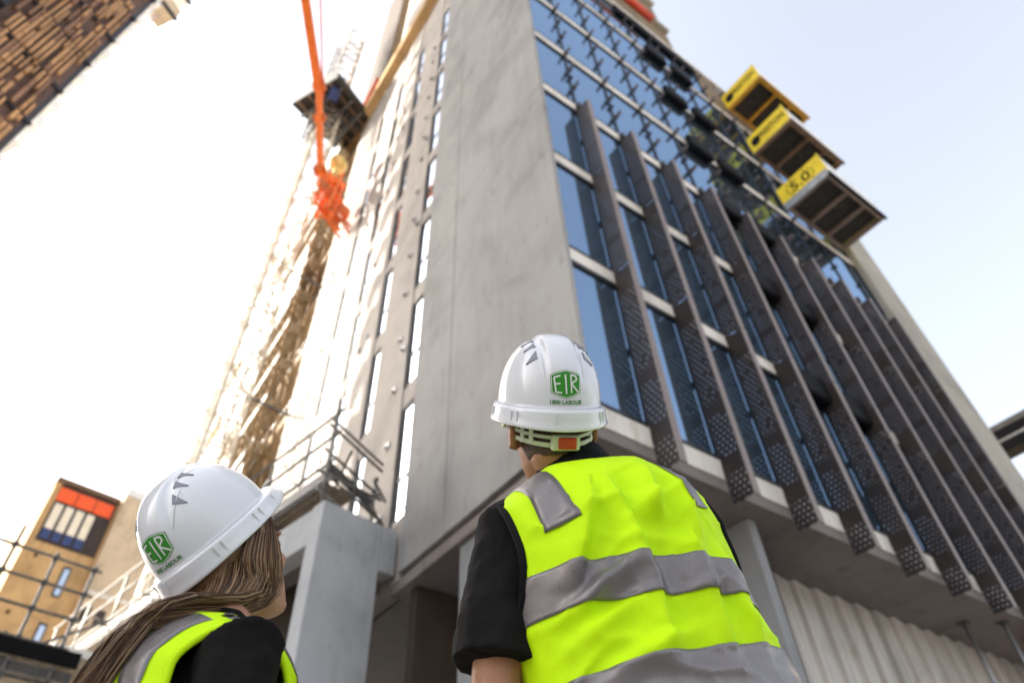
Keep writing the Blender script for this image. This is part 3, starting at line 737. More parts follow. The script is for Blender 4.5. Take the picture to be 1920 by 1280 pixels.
# ---- hard hat -------------------------------------------------------
def hat_r(t):      # crown outline at the rim plane: t = angle from +x (right) towards +y (front)
    return .111 * math.cos(t), (.142 if math.sin(t) > 0 else .138) * math.sin(t)
def hat_pt(t, e, off=0.):   # e = 0 rim .. 1 apex
    ph = e * math.pi / 2
    cx = math.cos(ph) ** .86; cz = math.sin(ph) ** .92
    x, y = hat_r(t); x *= cx; y *= cx; z = .150 * cz
    nrm = Vector((x / .111 ** 2, y / .14 ** 2, z / .15 ** 2)).normalized()
    p = Vector((x, y, z))
    # raised centre band that runs front to back
    rid = (1 - sst(.026, .036, abs(x))) * sst(.1, .35, e)
    flute = .0025 * sst(.25, .5, e) * (1 - sst(.004, .012, abs(abs(x) - .042)))
    return p + nrm * (off + .0045 * rid - flute)
def hat_surf(x, z, off):   # point on the back of the crown for a local x and height z
    ph = math.asin(min(1, (z / .150) ** (1 / .92))); cx = math.cos(ph) ** .86
    s = max(-1, min(1, x / (.111 * cx))); t = -math.acos(s)
    return hat_pt(t, ph / (math.pi / 2), off)
def hat(parent, c, Rm, dark):
    Rm = Matrix(Rm); c = Vector(c)
    L = lambda p: c + Rm @ Vector(p)
    n = 128
    ang = [2 * math.pi * k / n for k in range(n)]
    hatroot = MB()
    rings = [[L(hat_pt(t, e)) for t in ang] for e in [k / 30 for k in range(31)][:-1] + [.985]]
    # rim: ledge, gutter wall, lip; it runs out to a peak at the front
    def rim(d, z, pk=1.):
        out = []
        for t in ang:
            x, y = hat_r(t); l = math.hypot(x, y); fr_ = max(0, math.sin(t)) ** 5
            e = d + .058 * fr_ * pk; k = (l + e) / l
            zz = z + .016 * fr_ * pk - .006 * (max(0, -math.sin(t)) ** 3) * (1 if z < -.01 else 0)
            out.append(L((x * k, y * k, zz)))
        return out
    outer = [rim(.0120, -.0345), rim(.0150, -.0350), rim(.0165, -.0320), rim(.0140, -.0265), rim(.0108, -.012, .8), rim(.0104, -.004, .6), rim(.0090, -.0008, .4), rim(.0035, .0008, .1), rim(.0004, .004, 0.)]
    inner = [[L(Vector(hat_pt(t, e, -.004))) for t in ang] for e in (.95, .8, .6, .4, .2, .04)] + [rim(-.002, -.012, 0), rim(.0085, -.026, .7), rim(.0105, -.0335)]
    hatroot.loft(inner + outer + rings)
    top = len(hatroot.v); hatroot.v.append(L(hat_pt(0, 1.0))); k0 = len(hatroot.v) - 1 - n
    hatroot.f += [(k0 + q, k0 + (q + 1) % n, top) for q in range(n)]
    top = len(hatroot.v); hatroot.v.append(L((0, 0, .143))); hatroot.f += [((q + 1) % n, q, top) for q in range(n)]
    sh = hatroot.build('hard_hat', PLASTIC, parent, smooth=True)
    # ribs across the gutter wall
    for dg in (-101, -48, -41, -139, -146, 0, -8, 180, 28, 152):
        t = R(dg); x, y = hat_r(t); l = math.hypot(x, y); d = Vector((x, y, 0)).normalized(); tg = Vector((-d.y, d.x, 0))
        p = Vector((x, y, 0)) * ((l + .0122) / l)
        MB().obox(L(p + Vector((0, 0, -.0155)) ), Rm @ d, Rm @ tg, Rm @ Vector((0, 0, 1)), (.0028), .002, .011).build('rim_rib', PLASTIC, sh, bevel=.001)
    # vents: three notches in a row each side of the centre band
    for sg in (-1, 1):
        for k in range(3):
            x, y = sg * (.050 + .002 * k), -.020 - .030 * k
            def on(xx, yy, off):
                # march the ellipsoid for z
                bb = .142 if yy > 0 else .138
                cx = min(1, math.hypot(xx / .111, yy / bb)); t_ = math.atan2(yy / bb, xx / .111)
                return L(hat_pt(t_, math.acos(cx ** (1 / .86)) / (math.pi / 2), off + .0022))
            w = .013 - .001 * k; l = .019
            a_, b_, c_ = (x - sg * .004, y + l * .45), (x - sg * .004 - w * .0, y - l * .45), (x + sg * w * 1.5, y + l * .1)
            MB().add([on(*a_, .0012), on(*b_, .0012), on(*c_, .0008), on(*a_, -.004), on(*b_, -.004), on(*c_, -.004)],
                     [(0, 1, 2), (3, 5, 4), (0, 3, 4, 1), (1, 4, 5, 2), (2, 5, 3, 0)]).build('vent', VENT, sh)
    # tapering flutes running down from the vents
    for sg in (-1, 1):
        pts = []
        for q in range(9):
            z = .118 - .052 * q / 8; pts.append((sg * (.052 - .010 * q / 8), z, .0075 * (1 - q / 8) + .0012))
        m_ = MB()
        for (xa, za, wa), (xb, zb, wb) in zip(pts[:-1], pts[1:]):
            m_.add([L(hat_surf(xa - wa, za, .0008)), L(hat_surf(xa + wa, za, .0016)), L(hat_surf(xb + wb, zb, .0016)), L(hat_surf(xb - wb, zb, .0008))], [(0, 1, 2, 3)])
        m_.build('flute', PLASTIC, sh, smooth=True)
    # printed badge
    def onbadge(u, v, off): return L(hat_surf(u, v + .052, off))
    hexo = [(0, .0275), (.020, .0225), (.0305, .0175), (.0305, -.0155), (.0145, -.0235), (0, -.0275), (-.0145, -.0235), (-.0305, -.0155), (-.0305, .0175), (-.020, .0225)]
    def rounded(poly, s):
        out = []
        for k in range(len(poly)):
            a, b = Vector((*poly[k], 0)), Vector((*poly[(k + 1) % len(poly)], 0))
            for q in range(6): out.append(a.lerp(b, q / 6) * s)
        return out
    def fill(s0, off, rr=(0, .25, .5, .75, 1)):
        m_ = MB(); rings_ = [[onbadge(p.x * q + 1e-5, p.y * q, off) for p in rounded(hexo, s0)] for q in rr]
        return m_.loft(rings_)
    fill(1, .0009, (.02, .25, .5, .75, 1)).build('badge', GREEN, sh, smooth=True)
    fill(.95, .0013, (.955, 1)).build('badge_outline', WHITEPR, sh, smooth=True)
    def strokes(segs, off, w):
        m_ = MB()
        for (x0, y0, x1, y1) in segs:
            d = Vector((x1 - x0, y1 - y0, 0)); l = d.length; d.normalize(); nn = Vector((-d.y, d.x, 0)); k = 6
            pr = None
            for q in range(k + 1):
                p = Vector((x0, y0, 0)) + d * (l * q / k)
                cur = [onbadge((p + nn * w).x, (p + nn * w).y, off), onbadge((p - nn * w).x, (p - nn * w).y, off)]
                if pr: m_.add([pr[0], pr[1], cur[1], cur[0]], [(0, 1, 2, 3)])
                pr = cur
        return m_
    E_ = [(-.0235, .0125, -.0205, -.0150), (-.0235, .0125, -.0110, .0165), (-.0222, .0005, -.0115, .0015), (-.0205, -.0150, -.0085, -.0165)]
    I_ = [(-.0015, .0185, .0005, -.0185)]
    R_ = [(.0095, .0185, .0110, -.0165), (.0095, .0185, .0195, .0155), (.0195, .0155, .0215, .0085), (.0215, .0085, .0105, .0015), (.0105, .0015, .0255, -.0150)]
    strokes(E_ + I_ + R_, .0016, .0016).build('lettering', WHITEPR, sh)
    vs, fs = text_mesh('1800 LABOUR', .0125, 0, 1.02, .0003)
    bm = bmesh.new(); vv = [bm.verts.new(v) for v in vs]
    for f in fs:
        try: bm.faces.new([vv[i] for i in f])
        except ValueError: pass
    bmesh.ops.triangulate(bm, faces=bm.faces)
    bm.verts.index_update()
    m_ = MB(); m_.add([onbadge(v.co.x * .86, v.co.y * .95 - .0355, .0013) for v in bm.verts], [tuple(v.index for v in f.verts) for f in bm.faces]); bm.free()
    m_.build('lettering', GREEN_TX, sh)
    # headband and nape adjuster
    hm = HARN_DK if dark else HARNESS
    def arc(d0, d1, z, r0, hgt, thick, k=28, sag=0.):
        rs = []
        for q in range(k + 1):
            t = R(d0 + (d1 - d0) * q / k); x, y = .092 * math.cos(t), .108 * math.sin(t)
            d = Vector((x, y, 0)).normalized(); zz = z - sag * math.sin(math.pi * q / k)
            rs.append([L(Vector((x, y, zz + hgt)) + d * 0), L(Vector((x, y, zz + hgt)) + d * thick), L(Vector((x, y, zz - hgt)) + d * thick), L(Vector((x, y, zz - hgt)))])
        return MB().loft(rs, cap=True)
    arc(-20, -160, -.046, 0, .0035, .006, sag=.012).build('headband', hm, sh, smooth=False)
    arc(-20, -160, -.062, 0, .0045, .006, sag=.012).build('headband', hm, sh, smooth=False)
    for dg in (-22, -40, -128, -140, -158): arc(dg - 2.5, dg + 2.5, -.056, 0, .016, .0068, 4).build('headband_link', hm, sh)
    for sx in (-1, 1):
        MB().tube(L((sx * .097, -.012, -.035)), L((sx * .106, -.012, -.035)), .016, 18).build('pivot', hm, sh, bevel=.002)
        MB().tube(L((sx * .1055, -.012, -.035)), L((sx * .1075, -.012, -.035)), .007, 14).build('pivot_hole', BLACKPL, sh)
        MB().bar(L((sx * .099, -.012, -.04)), L((sx * .1, -.03, .0)), .006, .02).build('strap', hm, sh)
    if not dark:
        MB().obox(L((.006, -.117, -.067)), Rm @ Vector((1, 0, 0)), Rm @ Vector((0, 1, 0)), Rm @ Vector((0, 0, 1)), .030, .010, .016).build('adjuster', HARNESS, sh, bevel=.005)
        MB().obox(L((.008, -.1275, -.067)), Rm @ Vector((1, 0, 0)), Rm @ Vector((0, 1, 0)), Rm @ Vector((0, 0, 1)), .019, .004, .012).build('knob', KNOB, sh, bevel=.003)
    return sh

# ---- body: head, neck, torso, limbs and hands grown into one surface ---------
HEADR = [(-.142, .088, .040, .022), (-.128, .098, .000, .040), (-.105, .098, -.030, .054), (-.08, .098, -.055, .061), (-.055, .097, -.075, .067), (-.02, .094, -.09, .072),
         (.01, .095, -.097, .075), (.04, .093, -.099, .076), (.07, .08, -.092, .071), (.09, .06, -.075, .056), (.105, .02, -.03, .02)]
def chain(mb, pts, n=16, flat=1., side=None, flat_end=False):
    rings = []
    for k, (p, r) in enumerate(pts):
        p = Vector(p); a = (Vector(pts[min(k + 1, len(pts) - 1)][0]) - Vector(pts[max(k - 1, 0)][0])).normalized()
        e = (side if side else (Vector((0, 1, 0)) if abs(a.y) < .8 else Vector((1, 0, 0)))); e = (e - a * e.dot(a)).normalized(); f = a.cross(e)
        rings.append([p + (e * math.cos(2 * math.pi * q / n) * flat + f * math.sin(2 * math.pi * q / n)) * r for q in range(n)])
    # domed ends
    for end, sgn in ((0, -1),) if flat_end else ((0, -1), (-1, 1)):
        p, r = Vector(pts[end][0]), pts[end][1]; o = Vector(pts[1 if end == 0 else -2][0]); a = (p - o).normalized()
        extra = [[p + a * r * math.sin(q) + (v - p) * math.cos(q) for v in rings[end]] for q in (.5, 1.0, 1.4)]
        if end == 0: rings = extra[::-1] + rings
        else: rings = rings + extra
    return mb.loft(rings, cap=True)
def ball(mb, F, c, r, n=14):
    rings = []
    for i in range(1, n):
        t = math.pi * i / n
        rings.append([F(c[0] + r[0] * math.sin(t) * math.cos(2 * math.pi * k / n), c[1] + r[1] * math.sin(t) * math.sin(2 * math.pi * k / n), c[2] + r[2] * math.cos(t)) for k in range(n)])
    return mb.loft(rings, cap=True)
def body(name, H, T, arms, legs, skin, sc, parent, neck_base, torso_w, ear=1.):
    mb = MB(); n = 28
    rings = []
    for z, yf, yb, w in HEADR:
        if ear < .9 and z > .0: k_ = 1 - 2.6 * z; yf, yb, w, z = yf * k_ - .01, yb * k_, w * k_, z * .62
        c, b = (yf + yb) / 2, (yf - yb) / 2
        rings.append([H(w * math.copysign(abs(math.cos(t)) ** .85, math.cos(t)), c + b * math.copysign(abs(math.sin(t)) ** .9, math.sin(t)), z) for t in [2 * math.pi * k / n for k in range(n)]])
    mb.loft(rings, cap=True)
    mb.add([H(-.009, .09, .0), H(.009, .09, .0), H(0, .102, -.002), H(-.016, .09, -.052), H(.016, .09, -.052), H(0, .123, -.045), H(0, .108, -.056)],
           [(0, 1, 2), (0, 2, 5, 3), (1, 4, 5, 2), (3, 5, 6), (5, 4, 6), (0, 3, 6, 4, 1)])
    ball(mb, H, (0, .094, -.078), (.022, .010, .0055), 10); ball(mb, H, (0, .092, -.090), (.019, .010, .0065), 10)
    ball(mb, H, (0, .09, -.125), (.022, .014, .014), 10)
    for s in (-1, 1):
        ball(mb, H, (s * .031, .082, -.008), (.016, .014, .011), 10); ball(mb, H, (s * .032, .088, .014), (.022, .010, .006), 10)
        ball(mb, H, (s * .045, .068, -.045), (.022, .022, .022), 10)
        if ear < .9: continue
        ball(mb, H, (s * .085, -.020, -.036), (.0105, .026, .038), 14); ball(mb, H, (s * .079, -.006, -.060), (.010, .013, .018), 10)
        chain(mb, [(H(s * (.090 + .003 * math.sin(q * .5)), -.020 - .026 * math.sin(.3 + q * .5), -.036 + .036 * math.cos(.3 + q * .5)), .0062) for q in range(7)], 8)
    chain(mb, [(H(0, -.030, -.03), .050 * sc), (H(0, -.030, -.085), .054 * sc), (neck_base.lerp(H(0, -.03, -.085), .45), .057 * sc), (neck_base, .064 * sc), (T(0, 0, .14), .085)], 20)
    w = torso_w
    tr = []
    for h, a, b in ((-.50, .15, .10), (-.42, .165, .115), (-.30, .145, .105), (-.15, .15, .112), (0, .165, .118), (.08, .17, .115), (.14, .155, .09), (.185, .10, .065), (.21, .06, .05)):
        tr.append([T(a * w * math.cos(q), b * w * math.sin(q), h * sc) for q in [2 * math.pi * k / n for k in range(n)]])
    mb.loft(tr, cap=True)
    for (sh, el, wr, tip, pn) in arms:
        chain(mb, [(sh, .055 * sc), (sh.lerp(el, .5), .050 * sc), (el, .040 * sc), (el.lerp(wr, .3), .043 * sc), (wr, .027 * sc)], 16)
        d = (tip - wr).normalized(); s_ = Vector(pn).normalized(); s_ = (s_ - d * s_.dot(d)).normalized(); up_ = d.cross(s_)
        chain(mb, [(wr, .026 * sc), (wr + d * .045, .033 * sc), (wr + d * .088, .036 * sc)], 14, .45, up_)
        for k, ln in enumerate((.068, .078, .072, .056)):
            b0 = wr + d * .085 + s_ * (-.030 + .020 * k); cu_ = up_ * .010
            chain(mb, [(b0, .0098), (b0 + d * ln * .4 + cu_ * .25, .0092), (b0 + d * ln * .72 + cu_ * 1.1, .0084), (b0 + d * ln * .93 + cu_ * 2.4, .0072)], 8)
        chain(mb, [(wr + d * .025 - s_ * .022, .013), (wr + d * .058 - s_ * .050 + up_ * .008, .0115), (wr + d * .088 - s_ * .060 + up_ * .018, .0095)], 8)
    for (hp, kn, an, toe) in legs:
        chain(mb, [(hp, .085 * sc), (hp.lerp(kn, .5), .075 * sc), (kn, .055 * sc), (kn.lerp(an, .35), .054 * sc), (an, .036 * sc)], 16)
        chain(mb, [(an, .036), (an.lerp(toe, .5) - ZZ * .012, .034), (toe, .026)], 12)
    o = mb.build(name, skin, parent, smooth=True)
    rm = o.modifiers.new('remesh', 'REMESH'); rm.mode = 'VOXEL'; rm.voxel_size = .005; rm.use_smooth_shade = True
    sm = o.modifiers.new('smooth', 'SMOOTH'); sm.factor = .5; sm.iterations = 3
    return o
def garment(mb, name, m_, parent, voxel, disp=.004, size=.09):
    o = mb.build(name, m_, parent, smooth=True)
    rm = o.modifiers.new('remesh', 'REMESH'); rm.mode = 'VOXEL'; rm.voxel_size = voxel; rm.use_smooth_shade = True
    sm = o.modifiers.new('smooth', 'SMOOTH'); sm.factor = .5; sm.iterations = 3
    if disp:
        tx = bpy.data.textures.new('creases', 'CLOUDS'); tx.noise_scale = size; tx.noise_depth = 2
        d = o.modifiers.new('creases', 'DISPLACE'); d.texture = tx; d.strength = disp * 2; d.texture_coords = 'LOCAL'
    return o

# ---- vest ------------------------------------------------------------
class Vest:
    def __init__(s, T, k, seed, folds, aw=1., hem=-.52):
        s.T, s.k, s.seed, s.folds, s.aw, s.hem = T, k, seed, folds, aw, hem
        s.NB, s.SH, s.SX = .088, .150, .186     # neck half width, shoulder tip height and half width
    def A(s, h): return s.aw * (.218 - .010 * sst(.02, -.16, h) + .016 * sst(-.2, -.5, h) - .006 * sst(-.05, .15, h))
    def B(s, h): return s.aw * (.150 + .022 * sst(-.08, -.4, h) + .010 * math.exp(-((h - .04) / .10) ** 2))
    def X(s, h):     # half width of the panel: full side below the armhole, cut in above it
        if h < -.10: return s.A(h)
        t = min(1, (h + .10) / .14)
        return s.A(h) * (1 - t) ** .0 * 1. + (s.SX * s.aw - .004 - s.A(h)) * (1 - (1 - t) ** 2.2)
    def top(s, x):
        x = abs(x) / s.aw
        if x < s.NB: return .206 - .014 * (1 - (x / s.NB) ** 2)
        return .206 + (s.SH - .206) * ((x - s.NB) / (s.SX - s.NB)) ** 1.15
    def pt(s, q, v, side, off=0.):    # q across -1..1, v up 0..1, side -1 back / +1 front
        x = q * .2
        for _ in range(4):
            h = s.hem + v * (s.top(x) - s.hem); x = q * s.X(h)
        return s.xh(x, h, side, off)
    def raw(s, x, h, side):
        a, b = s.A(h), s.B(h); tp = s.top(x)
        y = b * max(0., 1 - abs(x / a) ** 2.5) ** (1 / 2.2)
        xn = abs(x) / s.aw
        yn = .078 * max(0., 1 - (xn / s.NB) ** 2) ** .5 if xn < s.NB else 0.
        h0 = tp - .125; w = max(0., min(1., (h - h0) / (tp - h0)))
        gq = max(0., 1 - w ** 2.3) ** .55
        y = yn + (y - yn) * gq
        return y
    def fold(s, x, h, side):
        return s.fold0(x, h, side)
    def fold0(s, x, h, side):
        amp = sst(s.top(x) + .002, s.top(x) - .09, h)
        p = Vector((x * 7 + s.seed, h * 3.0, side * 3.))
        wv = noise.noise(p) * .011 + noise.noise(p * 2.3 + Vector((5, 1, 2))) * .005
        p2 = Vector((x * 4 + h * 5 + s.seed * 2, h * 9 - x * 6, side)); r = 1 - abs(noise.noise(p2)) * 2
        wv += .008 * max(0, r) ** 4
        p3 = Vector((x * 11 - h * 4 + s.seed, h * 13 + x * 9, side + 3.)); wv += .0035 * max(0, 1 - abs(noise.noise(p3)) * 2.2) ** 5
        if side < 0:
            for (x0, h0, x1, h1, wd, am) in s.folds:
                d = Vector((x1 - x0, h1 - h0)); L2 = d.length_squared; t = max(0, min(1, ((x - x0) * d.x + (h - h0) * d.y) / L2))
                dx, dh = x - (x0 + d.x * t), h - (h0 + d.y * t); dist = math.hypot(dx, dh)
                sg = (d.x * dh - d.y * dx) / math.sqrt(L2)
                wv += 1.9 * am * math.exp(-(dist / (wd * (.62 if sg > 0 else 1.5))) ** 2) * math.sin(math.pi * min(1, .12 + t * .86)) ** .6
        return wv * (.15 + .85 * amp)
    def xh(s, x, h, side, off=0.):
        y = s.raw(x, h, side) + s.fold(x, h, side) * (1 if abs(x) < s.A(h) * .985 else .3) + off
        return s.T(x * s.k, (side * y - .002) * s.k, h * s.k)
    def panel(s, side, nq=90, nv=110):
        return [[s.pt(-1 + 2 * i / nq, j / nv, side) for i in range(nq + 1)] for j in range(nv + 1)]
    def build(s, parent):
        mb = MB()
        for side in (-1, 1): mb.loft(s.panel(side), closed=False)
        o = mb.build('hi_vis_vest', VEST, parent, smooth=True)
        bm = bmesh.new(); bm.from_mesh(o.data); bmesh.ops.remove_doubles(bm, verts=bm.verts, dist=.0012)
        bmesh.ops.recalc_face_normals(bm, faces=bm.faces); bm.to_mesh(o.data); bm.free()
        for p in o.data.polygons: p.use_smooth = True
        so = o.modifiers.new('thickness', 'SOLIDIFY'); so.thickness = .0035; so.offset = -1
        return o
    def strip(s, rows, parent, name, m_, loop=False):
        mb = MB().loft(rows, closed=loop); o = mb.build(name, m_, parent, smooth=True)
        so = o.modifiers.new('thickness', 'SOLIDIFY'); so.thickness = .0012; so.offset = 0
        return o
    def band(s, hb, hw, parent, gap=.006, tilt=0.):
        OFF = .0030
        for side in (-1, 1):
            for q0, q1 in ((-.999, -gap / .2), (gap / .2, .999)) if gap else ((-.999, .999),):
                rows = []
                for j in range(13):
                    row = []
                    for i in range(101):
                        q = q0 + (q1 - q0) * i / 100; h = hb - hw + 2 * hw * j / 12 - tilt * q * .2
                        row.append(s.xh(q * min(s.X(hb), s.X(h)), h, side, OFF))
                    rows.append(row)
                s.strip(rows, parent, 'reflective_band', TAPE)
    def shoulder(s, x0, x1, hback, hfront, parent):
        rows = []
        for i in range(6):
            x = x0 + (x1 - x0) * i / 5; row = []
            tp = s.top(x)
            for j in range(22): row.append(s.xh(x, hback + (tp - hback) * j / 21, -1, .0026))
            for j in range(1, 22): row.append(s.xh(x, tp + (hfront - tp) * j / 21, 1, .0026))
            rows.append(row)
        s.strip(rows, parent, 'shoulder_tape', TAPE)
    def edging(s, parent, m_, r=.006):
        for q in (-1, 1):
            path = []
            for side in (-1, 1):
                seg = []
                for j in range(60):
                    v = j / 59; p = s.pt(q, v, side)
                    x = q * .2
                    for _ in range(4): h = s.hem + v * (s.top(x) - s.hem); x = q * s.X(h)
                    if h > -.112: seg.append(p)
                path += seg if side < 0 else seg[::-1]
            mb = MB(); chain(mb, [(p, r) for p in path], 8)
            mb.build('armhole_trim', m_, parent, smooth=True)
def shirt(name, T, sc, aw, sleeves, parent, neck, col=True):
    mb = MB(); n = 32; tr = []
    for h, a, b in ((-.52, .19, .14), (-.40, .19, .14), (-.2, .19, .132), (0, .192, .130), (.08, .190, .122), (.13, .172, .095), (.165, .135, .075), (.195, .09, .066), (.225, .07, .064)):
        tr.append([T(a * aw * math.cos(q), b * aw * math.sin(q), h * sc) for q in [2 * math.pi * k / n for k in range(n)]])
    mb.loft(tr, cap=True)
    for pts in sleeves: chain(mb, pts, 22, flat_end=True)
    o = garment(mb, name, SHIRT, parent, .006, .008, .06)
    if col:
        rs = []
        for q in range(49):
            t = 2 * math.pi * q / 48; fr_ = .5 + .5 * math.sin(t)
            rx, ry = .071 * aw, .070 * aw
            c = neck
            def P(k, h): return T.o + T.r * (k * rx * math.cos(t)) + T.f * (k * ry * math.sin(t)) + T.u * h + (c - T(0, 0, .225 * sc)) * 1.
            rs.append([P(.99, .225 * sc + .030 - .055 * fr_ ** 3), P(1.05, .225 * sc + .034 - .055 * fr_ ** 3), P(1.22, .225 * sc - .004 - .05 * fr_ ** 2), P(1.32, .225 * sc - .03 - .05 * fr_ ** 2), P(1.28, .225 * sc - .032 - .05 * fr_ ** 2), P(1.10, .225 * sc - .002 - .05 * fr_ ** 2)])
        MB().loft(rs).build('collar', TRIM, o, smooth=True)
    return o
def trousers_boots(root, legs, T, sc, aw):
    mb = MB()
    for (hp, kn, an, toe) in legs:
        chain(mb, [(hp, .105 * sc), (hp.lerp(kn, .5), .09 * sc), (kn, .075 * sc), (kn.lerp(an, .6), .075 * sc), (an + ZZ * .03, .075 * sc)], 18)
    tr = [[T(a * aw * math.cos(q), b * aw * math.sin(q), h * sc) for q in [2 * math.pi * k / 24 for k in range(24)]] for h, a, b in ((-.36, .17, .125), (-.45, .18, .13), (-.52, .175, .125), (-.56, .10, .09))]
    mb.loft(tr, cap=True)
    garment(mb, 'trousers', TROUS, root, .009, .006, .06)
    for (hp, kn, an, toe) in legs:
        b = MB(); chain(b, [(an + ZZ * .07, .056), (an, .054), (an.lerp(toe, .4) - ZZ * .02, .052), (toe - ZZ * .01, .044)], 16)
        garment(b, 'boot', BOOT, root, .007, 0)
        d = (toe - an); d.z = 0; d.normalize()
        MB().obox(Vector((an.x, an.y, .014)) + d * .07, d, d.cross(ZZ), ZZ, .135, .046, .013).build('boot_sole', BLACKPL, root, bevel=.01)

# ---- man ---------------------------------------------------------------
MH_R = [[.8957, .251, -.3671], [-.4361, .6572, -.6147], [.087, .7107, .6981]]; MH_C = (.7424, .8585, 1.7445)
man = empty('person', PW(.27, 1.25, 0), 'man in a yellow vest and black polo seen from behind, white helmet tipped back', 'person', 'workers looking up')
MT = frame(PW(.166, 1.235, 1.392), 15, (-.23, -.05, 1))
nb = MT(0, -.012, .222)
Mm = Matrix(MH_R)
MHd = Frame(Vector(MH_C) + Mm @ Vector((0, .004, -.028)), Mm @ Vector((1, 0, 0)), Mm @ Vector((0, .94, -.34)), Mm @ Vector((0, .34, .94)))
lsh, lel, lwr = MT(-.172, -.015, .108), PW(-.062, 1.175, 1.13), PW(-.02, 1.30, .92)
rsh, rel_, rwr = MT(.178, .01, .112), MT(.21, .15, -.12), MT(.10, .34, -.06)
marms = [(lsh, lel, lwr, lwr + (lwr - lel).normalized() * .1 + FH * .03, FH), (rsh, rel_, rwr, rwr + MT.r * -.1, ZZ)]
mlegs = [(MT(-.09, 0, -.45), PW(.19, 1.24, .5), PW(.17, 1.22, .085), PW(.13, 1.38, .05)), (MT(.09, 0, -.45), PW(.36, 1.30, .5), PW(.38, 1.29, .085), PW(.36, 1.45, .05))]
body('body', MHd, MT, marms, mlegs, SKIN_M, 1., man, nb, 1.)
trousers_boots(man, mlegs, MT, 1., 1.)
sl0 = MT(-.12, 0, .13)
msh = shirt('polo_shirt', MT, 1.04, 1.06, [[(sl0, .07), (lsh, .072), (lsh.lerp(lel, .35), .078), (lsh.lerp(lel, .75), .084)], [(MT(.12, 0, .13), .07), (rsh, .07), (rsh.lerp(rel_, .5), .07), (rsh.lerp(rel_, .9), .072)]], man, nb)
MFOLDS = [(-.07, .08, -.15, -.08, .020, .015), (-.03, .10, -.02, -.10, .020, .012), (.06, .12, .03, .0, .018, .013), (.12, .08, .09, -.06, .02, .013), (.00, .03, .05, .05, .02, .012), (-.16, -.10, -.03, -.05, .014, .010), (-.17, -.15, -.05, -.11, .014, .010),
          (-.02, -.08, -.04, -.20, .02, .012), (.08, -.06, .06, -.22, .022, .014), (.15, -.07, .13, -.22, .018, .012), (-.12, -.20, .02, -.17, .015, .010), (.02, -.12, .12, -.10, .012, .006)]
mv = Vest(MT, 1.05, 3.1, MFOLDS, 1.07)
vo = mv.build(man)
mv.band(-.086, .033, vo, 0, .13); mv.band(-.236, .033, vo, 0, .06)
mv.shoulder(-.160, -.108, .028, .0, vo); mv.shoulder(.108, .160, .030, .0, vo)
mv.edging(vo, TRIM, .0075)
# short cropped hair at the nape
def cropped(H, parent, m_):
    mb = MB(); rs = []
    for j in range(15):
        z = -.100 + .145 * j / 14; row = []
        for i in range(41):
            t = R(-14 - 152 * i / 40)
            k = [r for r in HEADR if r[0] <= z][-1]; k2 = [r for r in HEADR if r[0] >= z][0]
            w = 0 if k2[0] == k[0] else (z - k[0]) / (k2[0] - k[0])
            yf, yb, wd = [k[q] + (k2[q] - k[q]) * w for q in (1, 2, 3)]
            e = -.001 + .0062 * sst(-.10, -.066, z) + .0012 * noise.noise(Vector((i * 2.1, j * 1.7, 0)))
            yb = min(yb, -.088 if z > -.105 else yb)
            row.append(H((wd + e) * math.cos(t), (yf + yb) / 2 + ((yf - yb) / 2 + e) * math.sin(t), z))
        rs.append(row)
    mb.loft(rs, closed=False); o = mb.build('hair', m_, parent, smooth=True)
    so = o.modifiers.new('thickness', 'SOLIDIFY'); so.thickness = .004; so.offset = -1
HAIR_M = mat('cropped_hair', (.05, .032, .022), .7)
def _hm():
    t = NT(HAIR_M); n1 = t.noise(t.pos((1, 1, .25), True), 500, 3, .7)
    t.base(t.ramp(n1, [(.38, (.02, .012, .008)), (.55, (.10, .055, .032)), (.72, (.24, .12, .07))])); t.bump(n1, .6, .001)
_hm()
cropped(MHd, man, HAIR_M)
hat(man, MH_C, MH_R, False)

# ---- woman ---------------------------------------------------------------
WH_R = [[.281, .4632, -.8405], [-.9578, .1904, -.2153], [.0603, .8656, .4972]]; WH_C = tuple(Vector((.2484, 1.3427, 1.5132)) - Vector((.81831684, -.57365862, -.03568379)) * .021)
_q = Matrix(WH_R); WH_R = [list(r) for r in (Matrix.Rotation(R(9), 3, _q @ Vector((0, 0, 1))) @ _q)]
wom = empty('person', PW(-.56, 1.22, 0), 'woman with long brown hair, yellow vest and black sleeve, white helmet tilted back', 'person', 'workers looking up')
wnb = PW(-.56, 1.20, 1.325)
WT = frame(wnb - ZZ * .205, -50, (-.02, -.02, 1)); WS = .92
WHd = headframe(Vector(WH_C) + RH * .042 - ZZ * .036, -40, 25)
wl_, we, ww = WT(-.162, 0, .10), WT(-.20, .02, -.17), WT(-.19, .12, -.38)
rs_, re_, rw_ = WT(.162, 0, .10), WT(.205, .01, -.17), WT(.20, .12, -.38)
warms = [(wl_, we, ww, ww + (ww - we).normalized() * .1, WT.f), (rs_, re_, rw_, rw_ + (rw_ - re_).normalized() * .1, WT.f)]
wlegs = [(WT(-.085, 0, -.42), WT(-.09, .01, -.74), WT(-.09, -.01, -1.035), WT(-.10, .14, -1.07)), (WT(.085, 0, -.42), WT(.09, .01, -.74), WT(.09, -.01, -1.035), WT(.10, .14, -1.07))]
body('body', WHd, WT, warms, wlegs, SKIN_W, .88, wom, wnb, .88, .5)
trousers_boots(wom, wlegs, WT, .92, .92)
shirt('t_shirt', WT, WS, .9, [[(WT(s * .10, 0, .115), .060), (a, .066), (a.lerp(b, .4), .066), (a.lerp(b, .9), .068)] for s, a, b in ((-1, wl_, we), (1, rs_, re_))], wom, wnb, False)
wv_ = Vest(WT, WS, 9.7, [(.02, .1, .05, -.15, .02, .012), (-.08, .08, -.06, -.1, .02, .012)], 1.0)
wo = wv_.build(wom)
